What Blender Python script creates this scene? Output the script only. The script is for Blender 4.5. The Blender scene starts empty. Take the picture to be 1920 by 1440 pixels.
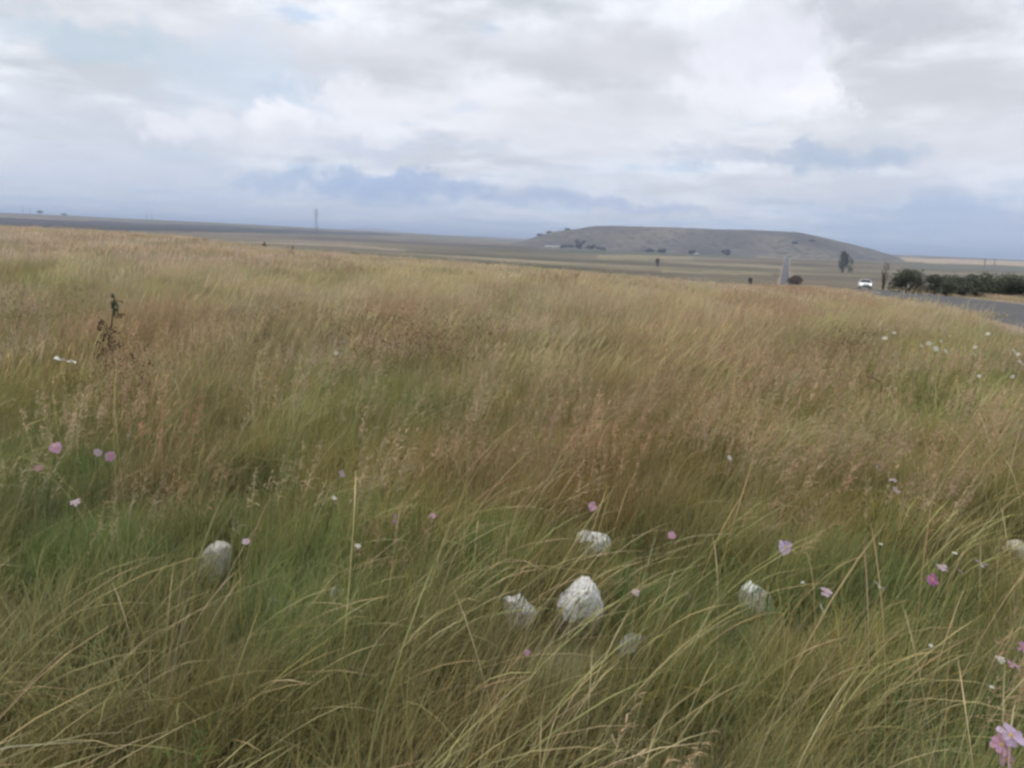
import bpy, bmesh, math, random
import numpy as np
from mathutils import Vector, Matrix, noise as mnoise

random.seed(11)
rng = np.random.default_rng(11)
R = math.radians
scene = bpy.context.scene
col = scene.collection

# ------------------------------------------------------------------ camera
F = 1440.0                      # focal length in pixels of the 1920 x 1440 photograph
CAM_Z = 1.65
PITCH, ROLL = R(10.77), R(2.5)
fwd = np.array([0, math.cos(PITCH), -math.sin(PITCH)])
r0 = np.array([1.0, 0, 0]); u0 = np.cross(r0, fwd)
right = math.cos(ROLL) * r0 + math.sin(ROLL) * u0
up = -math.sin(ROLL) * r0 + math.cos(ROLL) * u0
cam_data = bpy.data.cameras.new("camera")
cam_data.sensor_width = 36.0
cam_data.lens = 36.0 * F / 1920.0
cam_data.clip_start = 0.05
cam_data.clip_end = 120000.0
cam = bpy.data.objects.new("camera", cam_data)
col.objects.link(cam)
cam.matrix_world = Matrix(((right[0], up[0], -fwd[0], 0), (right[1], up[1], -fwd[1], 0),
                           (right[2], up[2], -fwd[2], CAM_Z), (0, 0, 0, 1)))
scene.camera = cam


def ray(px, py):
    d = fwd * F + right * (px - 960.0) - up * (py - 720.0)
    return d / np.linalg.norm(d)


def project(P):
    P = np.asarray(P, float) - np.array([0, 0, CAM_Z])
    z = P @ fwd
    return 960 + F * (P @ right) / z, 720 - F * (P @ up) / z


# ------------------------------------------------------------------ sky, sun, exposure
SUN_EL, SUN_AZ = R(58), R(-55)          # azimuth from +Y towards +X
world = bpy.data.worlds.new("World")
scene.world = world
world.use_nodes = True


class NT:
    def __init__(self, tree):
        self.t = tree

    def n(self, kind, **kw):
        nd = self.t.nodes.new(kind)
        for k, v in kw.items():
            setattr(nd, k, v)
        return nd

    def link(self, a, b):
        self.t.links.new(a, b)

    def put(self, sock, v):
        if hasattr(v, "is_linked"):
            self.link(v, sock)
        else:
            sock.default_value = v

    def math(self, op, a, b=0.0, c=0.0, clamp=False):
        nd = self.n("ShaderNodeMath", operation=op, use_clamp=clamp)
        self.put(nd.inputs[0], a); self.put(nd.inputs[1], b)
        self.put(nd.inputs[2], c)
        return nd.outputs[0]

    def smooth(self, x, a, b):
        nd = self.n("ShaderNodeMapRange", interpolation_type="SMOOTHSTEP")
        self.put(nd.inputs["Value"], x)
        nd.inputs["From Min"].default_value = a; nd.inputs["From Max"].default_value = b
        return nd.outputs["Result"]

    def mix(self, f, a, b, blend="MIX"):
        nd = self.n("ShaderNodeMix", data_type="RGBA", blend_type=blend)
        self.put(nd.inputs[0], f)
        for s, v in ((6, a), (7, b)):
            if isinstance(v, (tuple, list)):
                v = tuple(v) + (1.0,) if len(v) == 3 else tuple(v)
            self.put(nd.inputs[s], v)
        return nd.outputs[2]

    def noise(self, vec, scale, detail=4, rough=0.55, dist=0.0):
        nd = self.n("ShaderNodeTexNoise")
        if vec is not None:
            self.link(vec, nd.inputs["Vector"])
        nd.inputs["Scale"].default_value = scale
        nd.inputs["Detail"].default_value = detail
        nd.inputs["Roughness"].default_value = rough
        nd.inputs["Distortion"].default_value = dist
        return nd.outputs["Fac"]


def srgb(r, g, b, k=1.0):
    f = lambda c: ((c / 255.0) / 12.92 if c / 255.0 <= 0.04045 else ((c / 255.0 + 0.055) / 1.055) ** 2.4) * k
    return (f(r), f(g), f(b))


def build_sky():
    t = world.node_tree
    t.nodes.clear()
    N = NT(t)
    out = N.n("ShaderNodeOutputWorld"); bg = N.n("ShaderNodeBackground")
    bg.inputs["Strength"].default_value = 0.1
    N.link(bg.outputs[0], out.inputs[0])
    sky = N.n("ShaderNodeTexSky", sky_type="NISHITA")
    sky.sun_disc = False
    sky.sun_elevation = SUN_EL; sky.sun_rotation = SUN_AZ
    sky.altitude = 1500; sky.dust_density = 2.0
    tc = N.n("ShaderNodeTexCoord")
    sep = N.n("ShaderNodeSeparateXYZ"); N.link(tc.outputs["Generated"], sep.inputs[0])
    x, y, z = sep.outputs
    el = N.math("ARCSINE", z)
    az = N.math("ARCTAN2", x, y)
    # cloud layer seen in perspective: flat coordinates at cloud height
    den = N.math("ADD", N.math("MAXIMUM", z, 0.0), 0.10)
    cx = N.math("DIVIDE", x, den); cy = N.math("DIVIDE", y, den)
    cmb = N.n("ShaderNodeCombineXYZ"); N.link(cx, cmb.inputs[0]); N.link(cy, cmb.inputs[1])
    P = cmb.outputs[0]
    n1 = N.noise(P, 0.75, 4, 0.56, 0.0)
    n2 = N.noise(P, 2.4, 5, 0.62)
    n3 = N.noise(P, 0.28, 2, 0.5)
    # wobble used to break up every placed cloud
    w = N.n("ShaderNodeTexNoise"); N.link(tc.outputs["Generated"], w.inputs["Vector"])
    w.inputs["Scale"].default_value = 13; w.inputs["Detail"].default_value = 5; w.inputs["Roughness"].default_value = 0.68
    ws = N.n("ShaderNodeSeparateColor"); N.link(w.outputs["Color"], ws.inputs[0])
    wx = N.math("SUBTRACT", ws.outputs[0], 0.5); wy = N.math("SUBTRACT", ws.outputs[1], 0.5)
    waz = N.math("MULTIPLY_ADD", wx, 0.24, az)
    wel = N.math("MULTIPLY_ADD", wy, 0.10, el)
    wc = N.n("ShaderNodeCombineXYZ"); N.link(waz, wc.inputs[0]); N.link(wel, wc.inputs[1]); WV = wc.outputs[0]

    K = 7.25
    C = lambda r, g, b: srgb(r, g, b, K)
    white, grey = C(238, 241, 247), C(194, 199, 206)
    base = N.mix(N.smooth(N.math("MULTIPLY_ADD", n2, 0.55, n1), 0.62, 0.92), white, grey)
    base = N.mix(N.math("MULTIPLY", N.smooth(n3, 0.52, 0.72), 0.55), base, C(232, 234, 241))
    # gaps where the blue sky shows thinly between the clouds
    gap = N.math("MULTIPLY", N.smooth(N.math("SUBTRACT", n1, N.math("MULTIPLY", n2, 0.35)), 0.245, 0.16), 0.7)
    thin = N.mix(0.7, sky.outputs[0], C(184, 205, 228))
    c = N.mix(gap, base, thin)
    # towards the horizon the clouds are farther off and bluer
    low = N.smooth(el, 0.155, 0.012)
    band = N.noise(P, 0.55, 3, 0.6)
    lowcol = N.mix(N.smooth(band, 0.40, 0.62), C(202, 207, 219), C(168, 186, 211))
    c = N.mix(N.math("MULTIPLY", low, 0.78), c, lowcol)

    def blob(c, px, py, sx, sy, colr, a, soft=1.0, inner=0.3):
        d = ray(px, py)
        a0, e0 = math.atan2(d[0], d[1]), math.asin(d[2])
        vm = N.n("ShaderNodeVectorMath", operation="MULTIPLY_ADD")
        N.link(WV, vm.inputs[0]); vm.inputs[1].default_value = (F / sx, F / sy, 0); vm.inputs[2].default_value = (-a0 * F / sx, -e0 * F / sy, 0)
        ln = N.n("ShaderNodeVectorMath", operation="LENGTH"); N.link(vm.outputs[0], ln.inputs[0])
        mr = N.n("ShaderNodeMapRange", interpolation_type="SMOOTHSTEP"); N.link(ln.outputs["Value"], mr.inputs["Value"])
        mr.inputs["From Min"].default_value = 1.0 + soft * .5; mr.inputs["From Max"].default_value = inner; mr.inputs["To Max"].default_value = a
        return N.mix(mr.outputs[0], c, colr)

    blue, pale = C(154, 176, 208), C(186, 204, 224)
    for px, py, sx, sy, cl, a in (
            (720, 100, 230, 60, C(199, 201, 209), .65), (1190, 105, 260, 60, C(197, 199, 207), .75),
            (1660, 25, 220, 50, C(186, 189, 198), .8), (1620, 165, 90, 45, C(203, 205, 211), .55),
            (1860, 190, 130, 80, C(201, 203, 211), .6), (330, 50, 260, 50, C(214, 216, 224), .5),
            (180, 78, 170, 26, C(182, 199, 213), .75), (470, 150, 150, 70, C(196, 208, 224), .75),
            (555, 185, 60, 40, C(190, 205, 224), .6), (120, 260, 260, 90, C(210, 214, 224), .5),
            (515, 212, 62, 30, C(236, 237, 243), .95), (690, 195, 120, 42, C(230, 231, 238), .8),
            (330, 225, 70, 28, C(228, 230, 237), .7), (560, 262, 190, 45, C(222, 224, 232), .7),
            (1380, 185, 110, 40, C(232, 233, 241), .8), (1530, 165, 60, 50, C(240, 241, 248), .9),
            (1460, 95, 140, 70, C(229, 231, 240), .7), (1000, 215, 300, 50, C(222, 223, 230), .6),
            (1250, 250, 320, 40, C(214, 216, 224), .6), (1830, 300, 160, 60, C(218, 220, 229), .6),
            (560, 350, 130, 14, blue, .65), (760, 352, 170, 22, C(152, 175, 210), .8), (960, 368, 200, 14, C(170, 183, 210), .7),
            (1160, 385, 200, 12, C(168, 182, 210), .7), (690, 280, 110, 18, C(186, 196, 216), .55),
            (1580, 298, 110, 22, C(164, 182, 207), .75), (1440, 290, 160, 14, C(184, 193, 211), .6),
            (870, 268, 90, 12, C(190, 199, 216), .5), (330, 286, 70, 12, C(192, 205, 220), .6),
            (1840, 425, 240, 60, C(163, 180, 210), .7), (1500, 360, 200, 18, C(204, 207, 217), .6),
            (1060, 325, 260, 16, C(208, 212, 222), .6), (280, 345, 260, 40, C(200, 207, 220), .5),
            (700, 400, 300, 16, C(180, 193, 213), .5)):
        crisp = cl[0] > C(227, 0, 0)[0]
        c = blob(c, px, py, sx, sy, cl, a, .45 if crisp else .9, .5 if crisp else .3)
    N.link(c, bg.inputs["Color"])


build_sky()
world.cycles.sampling_method = "MANUAL"; world.cycles.sample_map_resolution = 512
sun_data = bpy.data.lights.new("sun", "SUN")
sun_data.energy = 1.5
sun_data.angle = R(14)
sun_data.color = (1.0, 0.955, 0.89)
sun = bpy.data.objects.new("sun", sun_data)
col.objects.link(sun)
sd = Vector((math.sin(SUN_AZ) * math.cos(SUN_EL), math.cos(SUN_AZ) * math.cos(SUN_EL), math.sin(SUN_EL)))
sun.rotation_euler = sd.to_track_quat("Z", "Y").to_euler()

vs = scene.view_settings
vs.view_transform = "Standard"; vs.look = "None"; vs.exposure = 0.7; vs.gamma = 1.0
vs.use_curve_mapping = False
cy_ = scene.cycles
cy_.use_denoising = True
cy_.use_adaptive_sampling = True
cy_.adaptive_threshold = 0.04
cy_.max_bounces = 3; cy_.diffuse_bounces = 3; cy_.glossy_bounces = 2; cy_.transmission_bounces = 3
cy_.volume_bounces = 0
cy_.pixel_filter_type = "BLACKMAN_HARRIS"; cy_.filter_width = 2.7
scene.render.engine = "CYCLES"

# ------------------------------------------------------------------ helpers
def tag(o, label=None, cat=None, group=None, kind=None):
    if label: o["label"] = label
    if cat: o["category"] = cat
    if group: o["group"] = group
    if kind: o["kind"] = kind
    return o


def empty(name, loc=(0, 0, 0), rz=0.0):
    o = bpy.data.objects.new(name, None)
    o.empty_display_size = 0.1
    o.location = loc; o.rotation_euler = (0, 0, rz)
    col.objects.link(o)
    return o


def mesh_obj(name, me, mat=None, parent=None, loc=None):
    if mat is not None and not me.materials:
        me.materials.append(mat)
    o = bpy.data.objects.new(name, me)
    col.objects.link(o)
    if parent is not None: o.parent = parent
    if loc is not None: o.location = loc
    return o


def np_mesh(name, V, Q=None, T=None, colr=None, smooth=False):
    """mesh from numpy vertices, quads, triangles and an optional point colour"""
    me = bpy.data.meshes.new(name)
    V = np.asarray(V, np.float32)
    Q = np.zeros((0, 4), np.int32) if Q is None else np.asarray(Q, np.int32).reshape(-1, 4)
    T = np.zeros((0, 3), np.int32) if T is None else np.asarray(T, np.int32).reshape(-1, 3)
    me.vertices.add(len(V)); me.vertices.foreach_set("co", V.ravel())
    loops = np.concatenate([Q.ravel(), T.ravel()]).astype(np.int32)
    me.loops.add(len(loops)); me.loops.foreach_set("vertex_index", loops)
    nq, nt = len(Q), len(T)
    me.polygons.add(nq + nt)
    start = np.concatenate([np.arange(nq) * 4, nq * 4 + np.arange(nt) * 3]).astype(np.int32)
    me.polygons.foreach_set("loop_start", start)
    if smooth:
        me.polygons.foreach_set("use_smooth", np.ones(nq + nt, bool))
    if colr is not None:
        a = me.attributes.new("col", "FLOAT_COLOR", "POINT")
        c4 = np.ones((len(V), 4), np.float32); c4[:, :3] = colr
        a.data.foreach_set("color", c4.ravel())
    me.update(calc_edges=True)
    return me


class MB:
    """collects boxes, tubes and lathes for one small mesh"""
    def __init__(self):
        self.v, self.f = [], []

    def add(self, vs_, fs):
        k = len(self.v)
        self.v += [tuple(p) for p in vs_]
        self.f += [tuple(i + k for i in f) for f in fs]

    def box(self, c, s):
        x, y, z = c; a, b, d = s[0] / 2, s[1] / 2, s[2] / 2
        self.add([(x + i * a, y + j * b, z + k * d) for k in (-1, 1) for j in (-1, 1) for i in (-1, 1)],
                 [(0, 2, 3, 1), (4, 5, 7, 6), (0, 1, 5, 4), (2, 6, 7, 3), (0, 4, 6, 2), (1, 3, 7, 5)])

    def tube(self, pts, rads, n=6):
        pts = [Vector(p) for p in pts]
        vs_, fs = [], []
        for i, p in enumerate(pts):
            d = (pts[min(i + 1, len(pts) - 1)] - pts[max(i - 1, 0)]).normalized()
            a = d.orthogonal().normalized(); b = d.cross(a)
            for k in range(n):
                t = 2 * math.pi * k / n
                vs_.append(p + (a * math.cos(t) + b * math.sin(t)) * rads[i])
        for i in range(len(pts) - 1):
            for k in range(n):
                fs.append((i * n + k, i * n + (k + 1) % n, (i + 1) * n + (k + 1) % n, (i + 1) * n + k))
        fs.append(tuple(range(n))[::-1]); fs.append(tuple((len(pts) - 1) * n + k for k in range(n)))
        self.add(vs_, fs)

    def mesh(self, name, smooth=False):
        me = bpy.data.meshes.new(name)
        me.from_pydata(self.v, [], self.f)
        if smooth:
            for p in me.polygons: p.use_smooth = True
        me.update()
        return me

    def build(self, name, mat, parent=None, smooth=False, loc=None):
        return mesh_obj(name, self.mesh(name, smooth), mat, parent, loc)


def material(name, base, rough=0.85, vary=0.25, scale=8.0, bump=0.0, spec=0.2, translucent=0.0, attr=False):
    m = bpy.data.materials.new(name); m.use_nodes = True
    t = m.node_tree; N = NT(t)
    b = t.nodes["Principled BSDF"]
    b.inputs["Roughness"].default_value = rough
    b.inputs["Specular IOR Level"].default_value = spec
    tc = N.n("ShaderNodeTexCoord")
    nz = N.noise(tc.outputs["Object"], scale, 5, 0.6)
    k = N.math("MULTIPLY_ADD", N.math("SUBTRACT", nz, 0.5), 2 * vary, 1.0)
    if attr:
        at = N.n("ShaderNodeAttribute"); at.attribute_name = "col"
        src = N.mix(1.0, at.outputs["Color"], tuple(base), "MULTIPLY")
    else:
        src = tuple(base) + (1.0,)
    vm = N.n("ShaderNodeVectorMath", operation="SCALE")
    N.put(vm.inputs[0], src if attr else tuple(base))
    N.link(k, vm.inputs["Scale"])
    N.link(vm.outputs[0], b.inputs["Base Color"])
    if bump:
        bp = N.n("ShaderNodeBump"); bp.inputs["Strength"].default_value = bump
        bp.inputs["Distance"].default_value = 0.02
        N.link(N.noise(tc.outputs["Object"], scale * 3, 6, 0.65), bp.inputs["Height"])
        N.link(bp.outputs[0], b.inputs["Normal"])
    if translucent:
        tr = N.n("ShaderNodeBsdfTranslucent"); N.link(vm.outputs[0], tr.inputs["Color"])
        mx = N.n("ShaderNodeMixShader"); mx.inputs[0].default_value = translucent
        N.link(b.outputs[0], mx.inputs[1]); N.link(tr.outputs[0], mx.inputs[2])
        N.link(mx.outputs[0], t.nodes["Material Output"].inputs[0])
    return m


# ------------------------------------------------------------------ terrain shape
RN = np.array([0, 10, 25, 45, 70, 100, 160, 250, 400, 600, 1000, 1500, 2500, 4000, 7000, 12000, 40000], float)
TN = np.array([-180, -90, -50, -33.7, -24, -18, -8, 2, 12.5, 20.5, 27, 34, 50, 90, 180], float)
BACK = [0, 0, 0, 0, 0, 0, -.5, -2, -6, -10, -14, -15, -12, -10, -10, -10, -15]
ZT = np.array([
    BACK, BACK,
    [0, .02, .06, .12, .18, .16, -1.0, -5, -11, -15, -17, -16, -8, 9, 9, 0, -15],
    [0, .02, .04, .06, .08, .02, -1.4, -5, -11, -15, -17, -16, -8, 12, 10, 0, -15],
    [0, .01, .00, -.04, -.10, -.3, -2.2, -6, -12, -16, -17.5, -16, -9, 11, 8, 0, -15],
    [0, .00, -.10, -.34, -.64, -1.3, -3.6, -7.5, -13, -16.5, -18, -17, -11, 10, 6, 0, -15],
    [0, .00, -.16, -.56, -1.05, -2.2, -5.2, -9, -14.5, -17.5, -18.5, -18, -14, -1, 0, -5, -15],
    [0, .00, -.24, -.80, -1.45, -2.9, -6.2, -10.5, -16, -20, -20.5, -19, -18, -12, -10, -10, -15],
    [0, .00, -.30, -1.0, -1.95, -3.5, -7.0, -11.5, -17.5, -22.5, -22, -18.5, -19, -16, -12, -12, -15],
    [0, .00, -.32, -.95, -1.85, -3.5, -7.1, -11.5, -17.5, -23, -22, -17.8, -17, -11, -6, -8, -15],
    [0, .00, -.25, -.60, -1.25, -2.4, -5.5, -10.5, -16.5, -21, -20.5, -17.5, -14, -4, 1, -4, -15],
    [0, .00, -.20, -.55, -1.1, -2.0, -5.0, -10, -15, -17, -17.5, -16, -12, -4, 1, -4, -15],
    [0, .00, -.15, -.45, -.9, -1.6, -4.5, -9, -14, -16, -17, -16, -13, -12, -12, -12, -15],
    BACK, BACK], float)
LR = np.log(RN + 12.0)


def hermite(xn, Yn, x):
    """monotone-ish cubic through the nodes; Yn (..., n), returns (..., len(x))"""
    h = np.diff(xn); dl = np.diff(Yn, axis=-1) / h
    s = np.zeros_like(Yn)
    a, b = dl[..., :-1], dl[..., 1:]
    ok = a * b > 0
    s[..., 1:-1] = np.where(ok, 2 * a * b / np.where(ok, a + b, 1), 0)
    s[..., 0], s[..., -1] = dl[..., 0], dl[..., -1]
    i = np.clip(np.searchsorted(xn, x) - 1, 0, len(xn) - 2)
    t = np.clip((x - xn[i]) / h[i], 0, 1)
    y0, y1, s0, s1 = Yn[..., i], Yn[..., i + 1], s[..., i] * h[i], s[..., i + 1] * h[i]
    return (2 * t ** 3 - 3 * t ** 2 + 1) * y0 + (t ** 3 - 2 * t ** 2 + t) * s0 + (3 * t ** 2 - 2 * t ** 3) * y1 + (t ** 3 - t ** 2) * s1


def value_noise(x, y, seed=0):
    xi, yi = np.floor(x).astype(np.int64), np.floor(y).astype(np.int64)
    fx, fy = x - xi, y - yi
    fx, fy = fx * fx * (3 - 2 * fx), fy * fy * (3 - 2 * fy)

    def h(a, b):
        n = (a * 374761393 + b * 668265263 + seed * 1442695041) & 0x7fffffff
        n = ((n ^ (n >> 13)) * 1274126177) & 0x7fffffff
        return ((n ^ (n >> 16)) & 0xffff) / 65535.0
    return (h(xi, yi) * (1 - fx) + h(xi + 1, yi) * fx) * (1 - fy) + (h(xi, yi + 1) * (1 - fx) + h(xi + 1, yi + 1) * fx) * fy


def fbm(x, y, seed=0, oct_=4):
    s, a, w = 0, 0.5, 0
    for k in range(oct_):
        s = s + a * value_noise(x * 2 ** k, y * 2 ** k, seed + k * 17); w += a; a *= 0.5
    return s / w


def road_x(y):
    return 0.345 * y + 10.5 * np.exp(-(np.maximum(y, 0) / 320.0) ** 2)


RY = np.array([-400, -100, 0, 30, 56, 104, 200, 350, 500, 650, 900, 1200, 1500, 2500, 4000], float)
RZ = np.array([1.5, .3, 0.05, -.44, -1.27, -3.1, -7.4, -14.5, -20.5, -24.0, -22.8, -19.8, -17.6, -18.0, -17], float)


def road_z(y):
    return hermite(RY, RZ, np.asarray(y, float))


def ground(x, y, detail=True):
    x = np.atleast_1d(np.asarray(x, float)); y = np.atleast_1d(np.asarray(y, float))
    r = np.hypot(x, y); th = np.degrees(np.arctan2(x, y))
    cur = hermite(LR, ZT, np.log(r + 12.0))                   # (nodes, N)
    i = np.clip(np.searchsorted(TN, th) - 1, 0, len(TN) - 2)
    h = np.diff(TN)
    n = np.arange(len(x))
    sl = np.zeros_like(cur)
    sl[1:-1] = (cur[2:] - cur[:-2]) / (TN[2:] - TN[:-2])[:, None]
    t = (th - TN[i]) / h[i]
    y0, y1, s0, s1 = cur[i, n], cur[i + 1, n], sl[i, n] * h[i], sl[i + 1, n] * h[i]
    z = (2 * t ** 3 - 3 * t ** 2 + 1) * y0 + (t ** 3 - 2 * t ** 2 + t) * s0 + (3 * t ** 2 - 2 * t ** 3) * y1 + (t ** 3 - t ** 2) * s1
    if detail:
        z = z + (fbm(x / 6.0, y / 6.0, 3, 3) - 0.5) * 0.10 * np.clip(r / 4, 0, 1)
        z = z + (fbm(x / 300.0, y / 300.0, 5, 3) - 0.5) * 5.0 * np.clip((r - 300) / 800, 0, 1)
    # distant low ridges on the horizon
    z = z + 60 * np.exp(-((th + 10.5) / 2.6) ** 2) * np.exp(-((r - 13000) / 2200) ** 2)
    z = z + 30 * np.exp(-((th + 2) / 4) ** 2) * np.exp(-((r - 14000) / 2200) ** 2)
    # the road bed
    d = np.abs(x - road_x(y)) * 0.945
    w = np.clip((11.0 - d) / 6.0, 0, 1) * np.clip((2600 - y) / 300, 0, 1) * np.clip((y + 350) / 50, 0, 1)
    w = w * w * (3 - 2 * w)
    return z * (1 - w) + road_z(y) * w


def gz(x, y):
    return float(ground(x, y)[0])


def hit(px, py, h=0.0):
    """where the line of sight through a pixel meets the ground raised by h"""
    d = ray(px, py)
    t = np.geomspace(1.0, 30000, 900)
    P = np.array([0, 0, CAM_Z]) + t[:, None] * d
    below = P[:, 2] < ground(P[:, 0], P[:, 1]) + h
    k = int(np.argmax(below)) if below.any() else len(t) - 1
    a, b = t[max(k - 1, 0)], t[k]
    for _ in range(22):
        m = 0.5 * (a + b); p = np.array([0, 0, CAM_Z]) + m * d
        if p[2] < gz(p[0], p[1]) + h: b = m
        else: a = m
    return np.array([0, 0, CAM_Z]) + b * d


def at_depth(px, py, Y):
    d = ray(px, py)
    return np.array([0, 0, CAM_Z]) + d * (Y / d[1])


# ------------------------------------------------------------------ the ground sheet
def in_poly(x, y, poly):
    c = np.zeros(len(x), bool)
    j = len(poly) - 1
    for i in range(len(poly)):
        xi, yi = poly[i]; xj, yj = poly[j]
        c ^= ((yi > y) != (yj > y)) & (x < (xj - xi) * (y - yi) / ((yj - yi) if yj != yi else 1e-9) + xi)
        j = i
    return c


def make_ground():
    th = np.radians(np.concatenate([np.arange(-180, -48, 4.0), np.arange(-48, 48, 0.14), np.arange(48, 180, 4.0)]))
    rr = np.concatenate([[0.0], np.geomspace(0.4, 42000, 270)])
    TT, RR = np.meshgrid(th, rr)
    x, y = (RR * np.sin(TT)).ravel(), (RR * np.cos(TT)).ravel()
    z = ground(x, y)
    nt, nr = len(th), len(rr)
    i, j = np.meshgrid(np.arange(nr - 1), np.arange(nt), indexing="ij")
    j2 = (j + 1) % nt
    Q = np.stack([i * nt + j, i * nt + j2, (i + 1) * nt + j2, (i + 1) * nt + j], -1).reshape(-1, 4)
    # colour of the land: soil under the grass near by, fields and veld farther off
    r = np.hypot(x, y)
    soil = np.array([.19, .175, .105]); veld = np.array([.142, .116, .076]); green = np.array([.104, .098, .056])
    straw = np.array([.27, .22, .145]); brown = np.array([.105, .078, .058])
    f1 = fbm(x / 420, y / 420, 21, 4)[:, None]; f2 = fbm(x / 300 + 9, y / 90, 31, 4)[:, None]
    far = veld * (0.45 + 1.1 * f2)
    far = far + (green - veld) * np.clip((f1 - 0.45) * 4, 0, 1) * .8
    far = far + (straw - veld) * np.clip((f2 - 0.6) * 4, 0, 1) * .6
    far = far + (brown - veld) * np.clip((0.4 - f1) * 4, 0, 1) * .8
    k = np.clip((r - 60) / 120, 0, 1)[:, None]
    c = soil * (1 - k) + far * k

    def field(poly, colr, a=1.0):
        nonlocal c
        W = [tuple(hit(px, py)[:2]) for px, py in poly]
        m = in_poly(x, y, W) & (r > 150)
        c[m] = c[m] * (1 - a) + np.array(colr) * a * (0.85 + 0.3 * f2[m])
    dark = (.034, .029, .021)
    field([(-160, 402), (0, 408), (320, 420.5), (560, 431), (700, 437.5), (760, 443), (560, 437), (420, 436), (320, 434), (160, 430), (0, 425), (-160, 418)], dark, .95)
    field([(560, 443), (700, 449), (860, 456), (1010, 464), (1010, 468), (860, 460), (700, 453), (560, 447)], (.085, .062, .052), .9)
    field([(700, 441), (1000, 455), (1000, 460), (700, 446)], (.16, .135, .085), .8)
    field([(1040, 468), (1150, 469), (1260, 474), (1420, 478), (1420, 484), (1260, 480), (1150, 476), (1040, 474)], (.075, .080, .050), .8)
    field([(1120, 478), (1300, 482), (1300, 488), (1120, 486)], (.24, .205, .115), .7)
    field([(1150, 490), (1420, 500), (1420, 504), (1150, 495)], (.115, .090, .062), .7)
    field([(1240, 506), (1450, 512), (1450, 516), (1240, 511)], (.235, .20, .125), .7)
    field([(1340, 470), (1440, 474), (1560, 476), (1560, 479), (1440, 478), (1340, 476)], (.33, .30, .20), .7)
    field([(1610, 482), (1760, 485), (1930, 491), (1930, 499), (1760, 494), (1610, 487)], (.40, .30, .19), .85)
    field([(1700, 496), (1940, 502), (1940, 512), (1700, 503)], (.115, .118, .085), .8)
    field([(440, 452), (640, 458), (760, 468), (760, 471), (640, 462), (440, 455)], (.30, .25, .17), .6)
    # gravel shoulders along the road
    d = np.abs(x - road_x(y)) * 0.945
    m = (d < 5.2) & (y > -350) & (y < 2000)
    c[m] = np.array([.25, .20, .15])
    me = np_mesh("ground", np.stack([x, y, z], -1), Q, None, c, smooth=True)
    m = bpy.data.materials.new("veld_ground"); m.use_nodes = True
    t = m.node_tree; N = NT(t); b = t.nodes["Principled BSDF"]
    b.inputs["Roughness"].default_value = 0.95; b.inputs["Specular IOR Level"].default_value = 0.05
    at = N.n("ShaderNodeAttribute"); at.attribute_name = "col"
    ge = N.n("ShaderNodeNewGeometry")
    n1 = N.noise(ge.outputs["Position"], 3.0, 6, 0.65); n2 = N.noise(ge.outputs["Position"], 0.02, 6, 0.65)
    k = N.math("ADD", N.math("MULTIPLY_ADD", n1, 0.7, 0.25), N.math("MULTIPLY", n2, 0.8))
    vm = N.n("ShaderNodeVectorMath", operation="SCALE"); N.link(at.outputs["Color"], vm.inputs[0]); N.link(k, vm.inputs["Scale"])
    N.link(vm.outputs[0], b.inputs["Base Color"])
    bp = N.n("ShaderNodeBump"); bp.inputs["Strength"].default_value = 0.6; bp.inputs["Distance"].default_value = 0.04
    N.link(n1, bp.inputs["Height"]); N.link(bp.outputs[0], b.inputs["Normal"])
    tag(mesh_obj("ground", me, m), kind="structure")


make_ground()


# ------------------------------------------------------------------ the road
def make_road():
    ys = np.concatenate([np.arange(-150, 150, 3.0), np.arange(150, 2000, 12.0)])
    xs = road_x(ys); zs = road_z(ys) + 0.06 + np.maximum(ys - 60, 0) * 0.00045
    tx = np.gradient(xs, ys); ln = np.hypot(tx, 1); nx, ny = 1 / ln, -tx / ln
    V, lat = [], [(-3.7, -.5), (-3.15, 0.0), (-1.6, 0.03), (0, 0.05), (1.6, 0.03), (3.15, 0.0), (3.7, -.5)]
    for k in range(len(ys)):
        for o, dz in lat:
            V.append((xs[k] + nx[k] * o, ys[k] + ny[k] * o, zs[k] + dz))
    n = len(lat)
    Q = [(k * n + j, k * n + j + 1, (k + 1) * n + j + 1, (k + 1) * n + j) for k in range(len(ys) - 1) for j in range(n - 1)]
    m = material("worn_asphalt", (.104, .103, .106), 0.95, 0.22, 0.7, 0.1, 0.05)
    tag(mesh_obj("road", np_mesh("road", V, Q), m), kind="structure")


make_road()


# ------------------------------------------------------------------ the flat-topped hill
HILL_Y = 2450.0
HPX = np.array([940, 985, 1010, 1040, 1080, 1120, 1180, 1250, 1330, 1400, 1480, 1530, 1580, 1630, 1655, 1685], float)
HPY = np.array([462, 450, 442.5, 435, 430, 424.5, 425, 427, 430, 431.5, 435.5, 444, 456, 468, 477, 492], float)
_hp = [at_depth(a, b, HILL_Y) for a, b in zip(HPX, HPY)]
HXN = np.array([p[0] for p in _hp]); HZN = np.array([p[2] for p in _hp])


def hill_z(x, y):
    x = np.atleast_1d(np.asarray(x, float)); y = np.atleast_1d(np.asarray(y, float))
    xs = x * (HILL_Y / y) * 0.6 + x * 0.4
    top = hermite(HXN, HZN, np.clip(xs, HXN[0], HXN[-1]))
    edge = np.clip((xs - HXN[0]) / 30, 0, 1) * np.clip((HXN[-1] - xs) / 30, 0, 1)
    s = np.clip(np.abs(y - HILL_Y) / 560, 0, 1)
    s = s + (fbm(x / 90, y / 160, 77, 3) - 0.5) * 0.16
    b = np.clip((1 - np.clip(s, 0, 1)) / 0.92, 0, 1); b = b * b * (3 - 2 * b)
    base = -24.0
    z = base + (top - base) * b * edge
    return z + (fbm(x / 25, y / 25, 55, 3) - .5) * 2.5 * b


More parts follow.
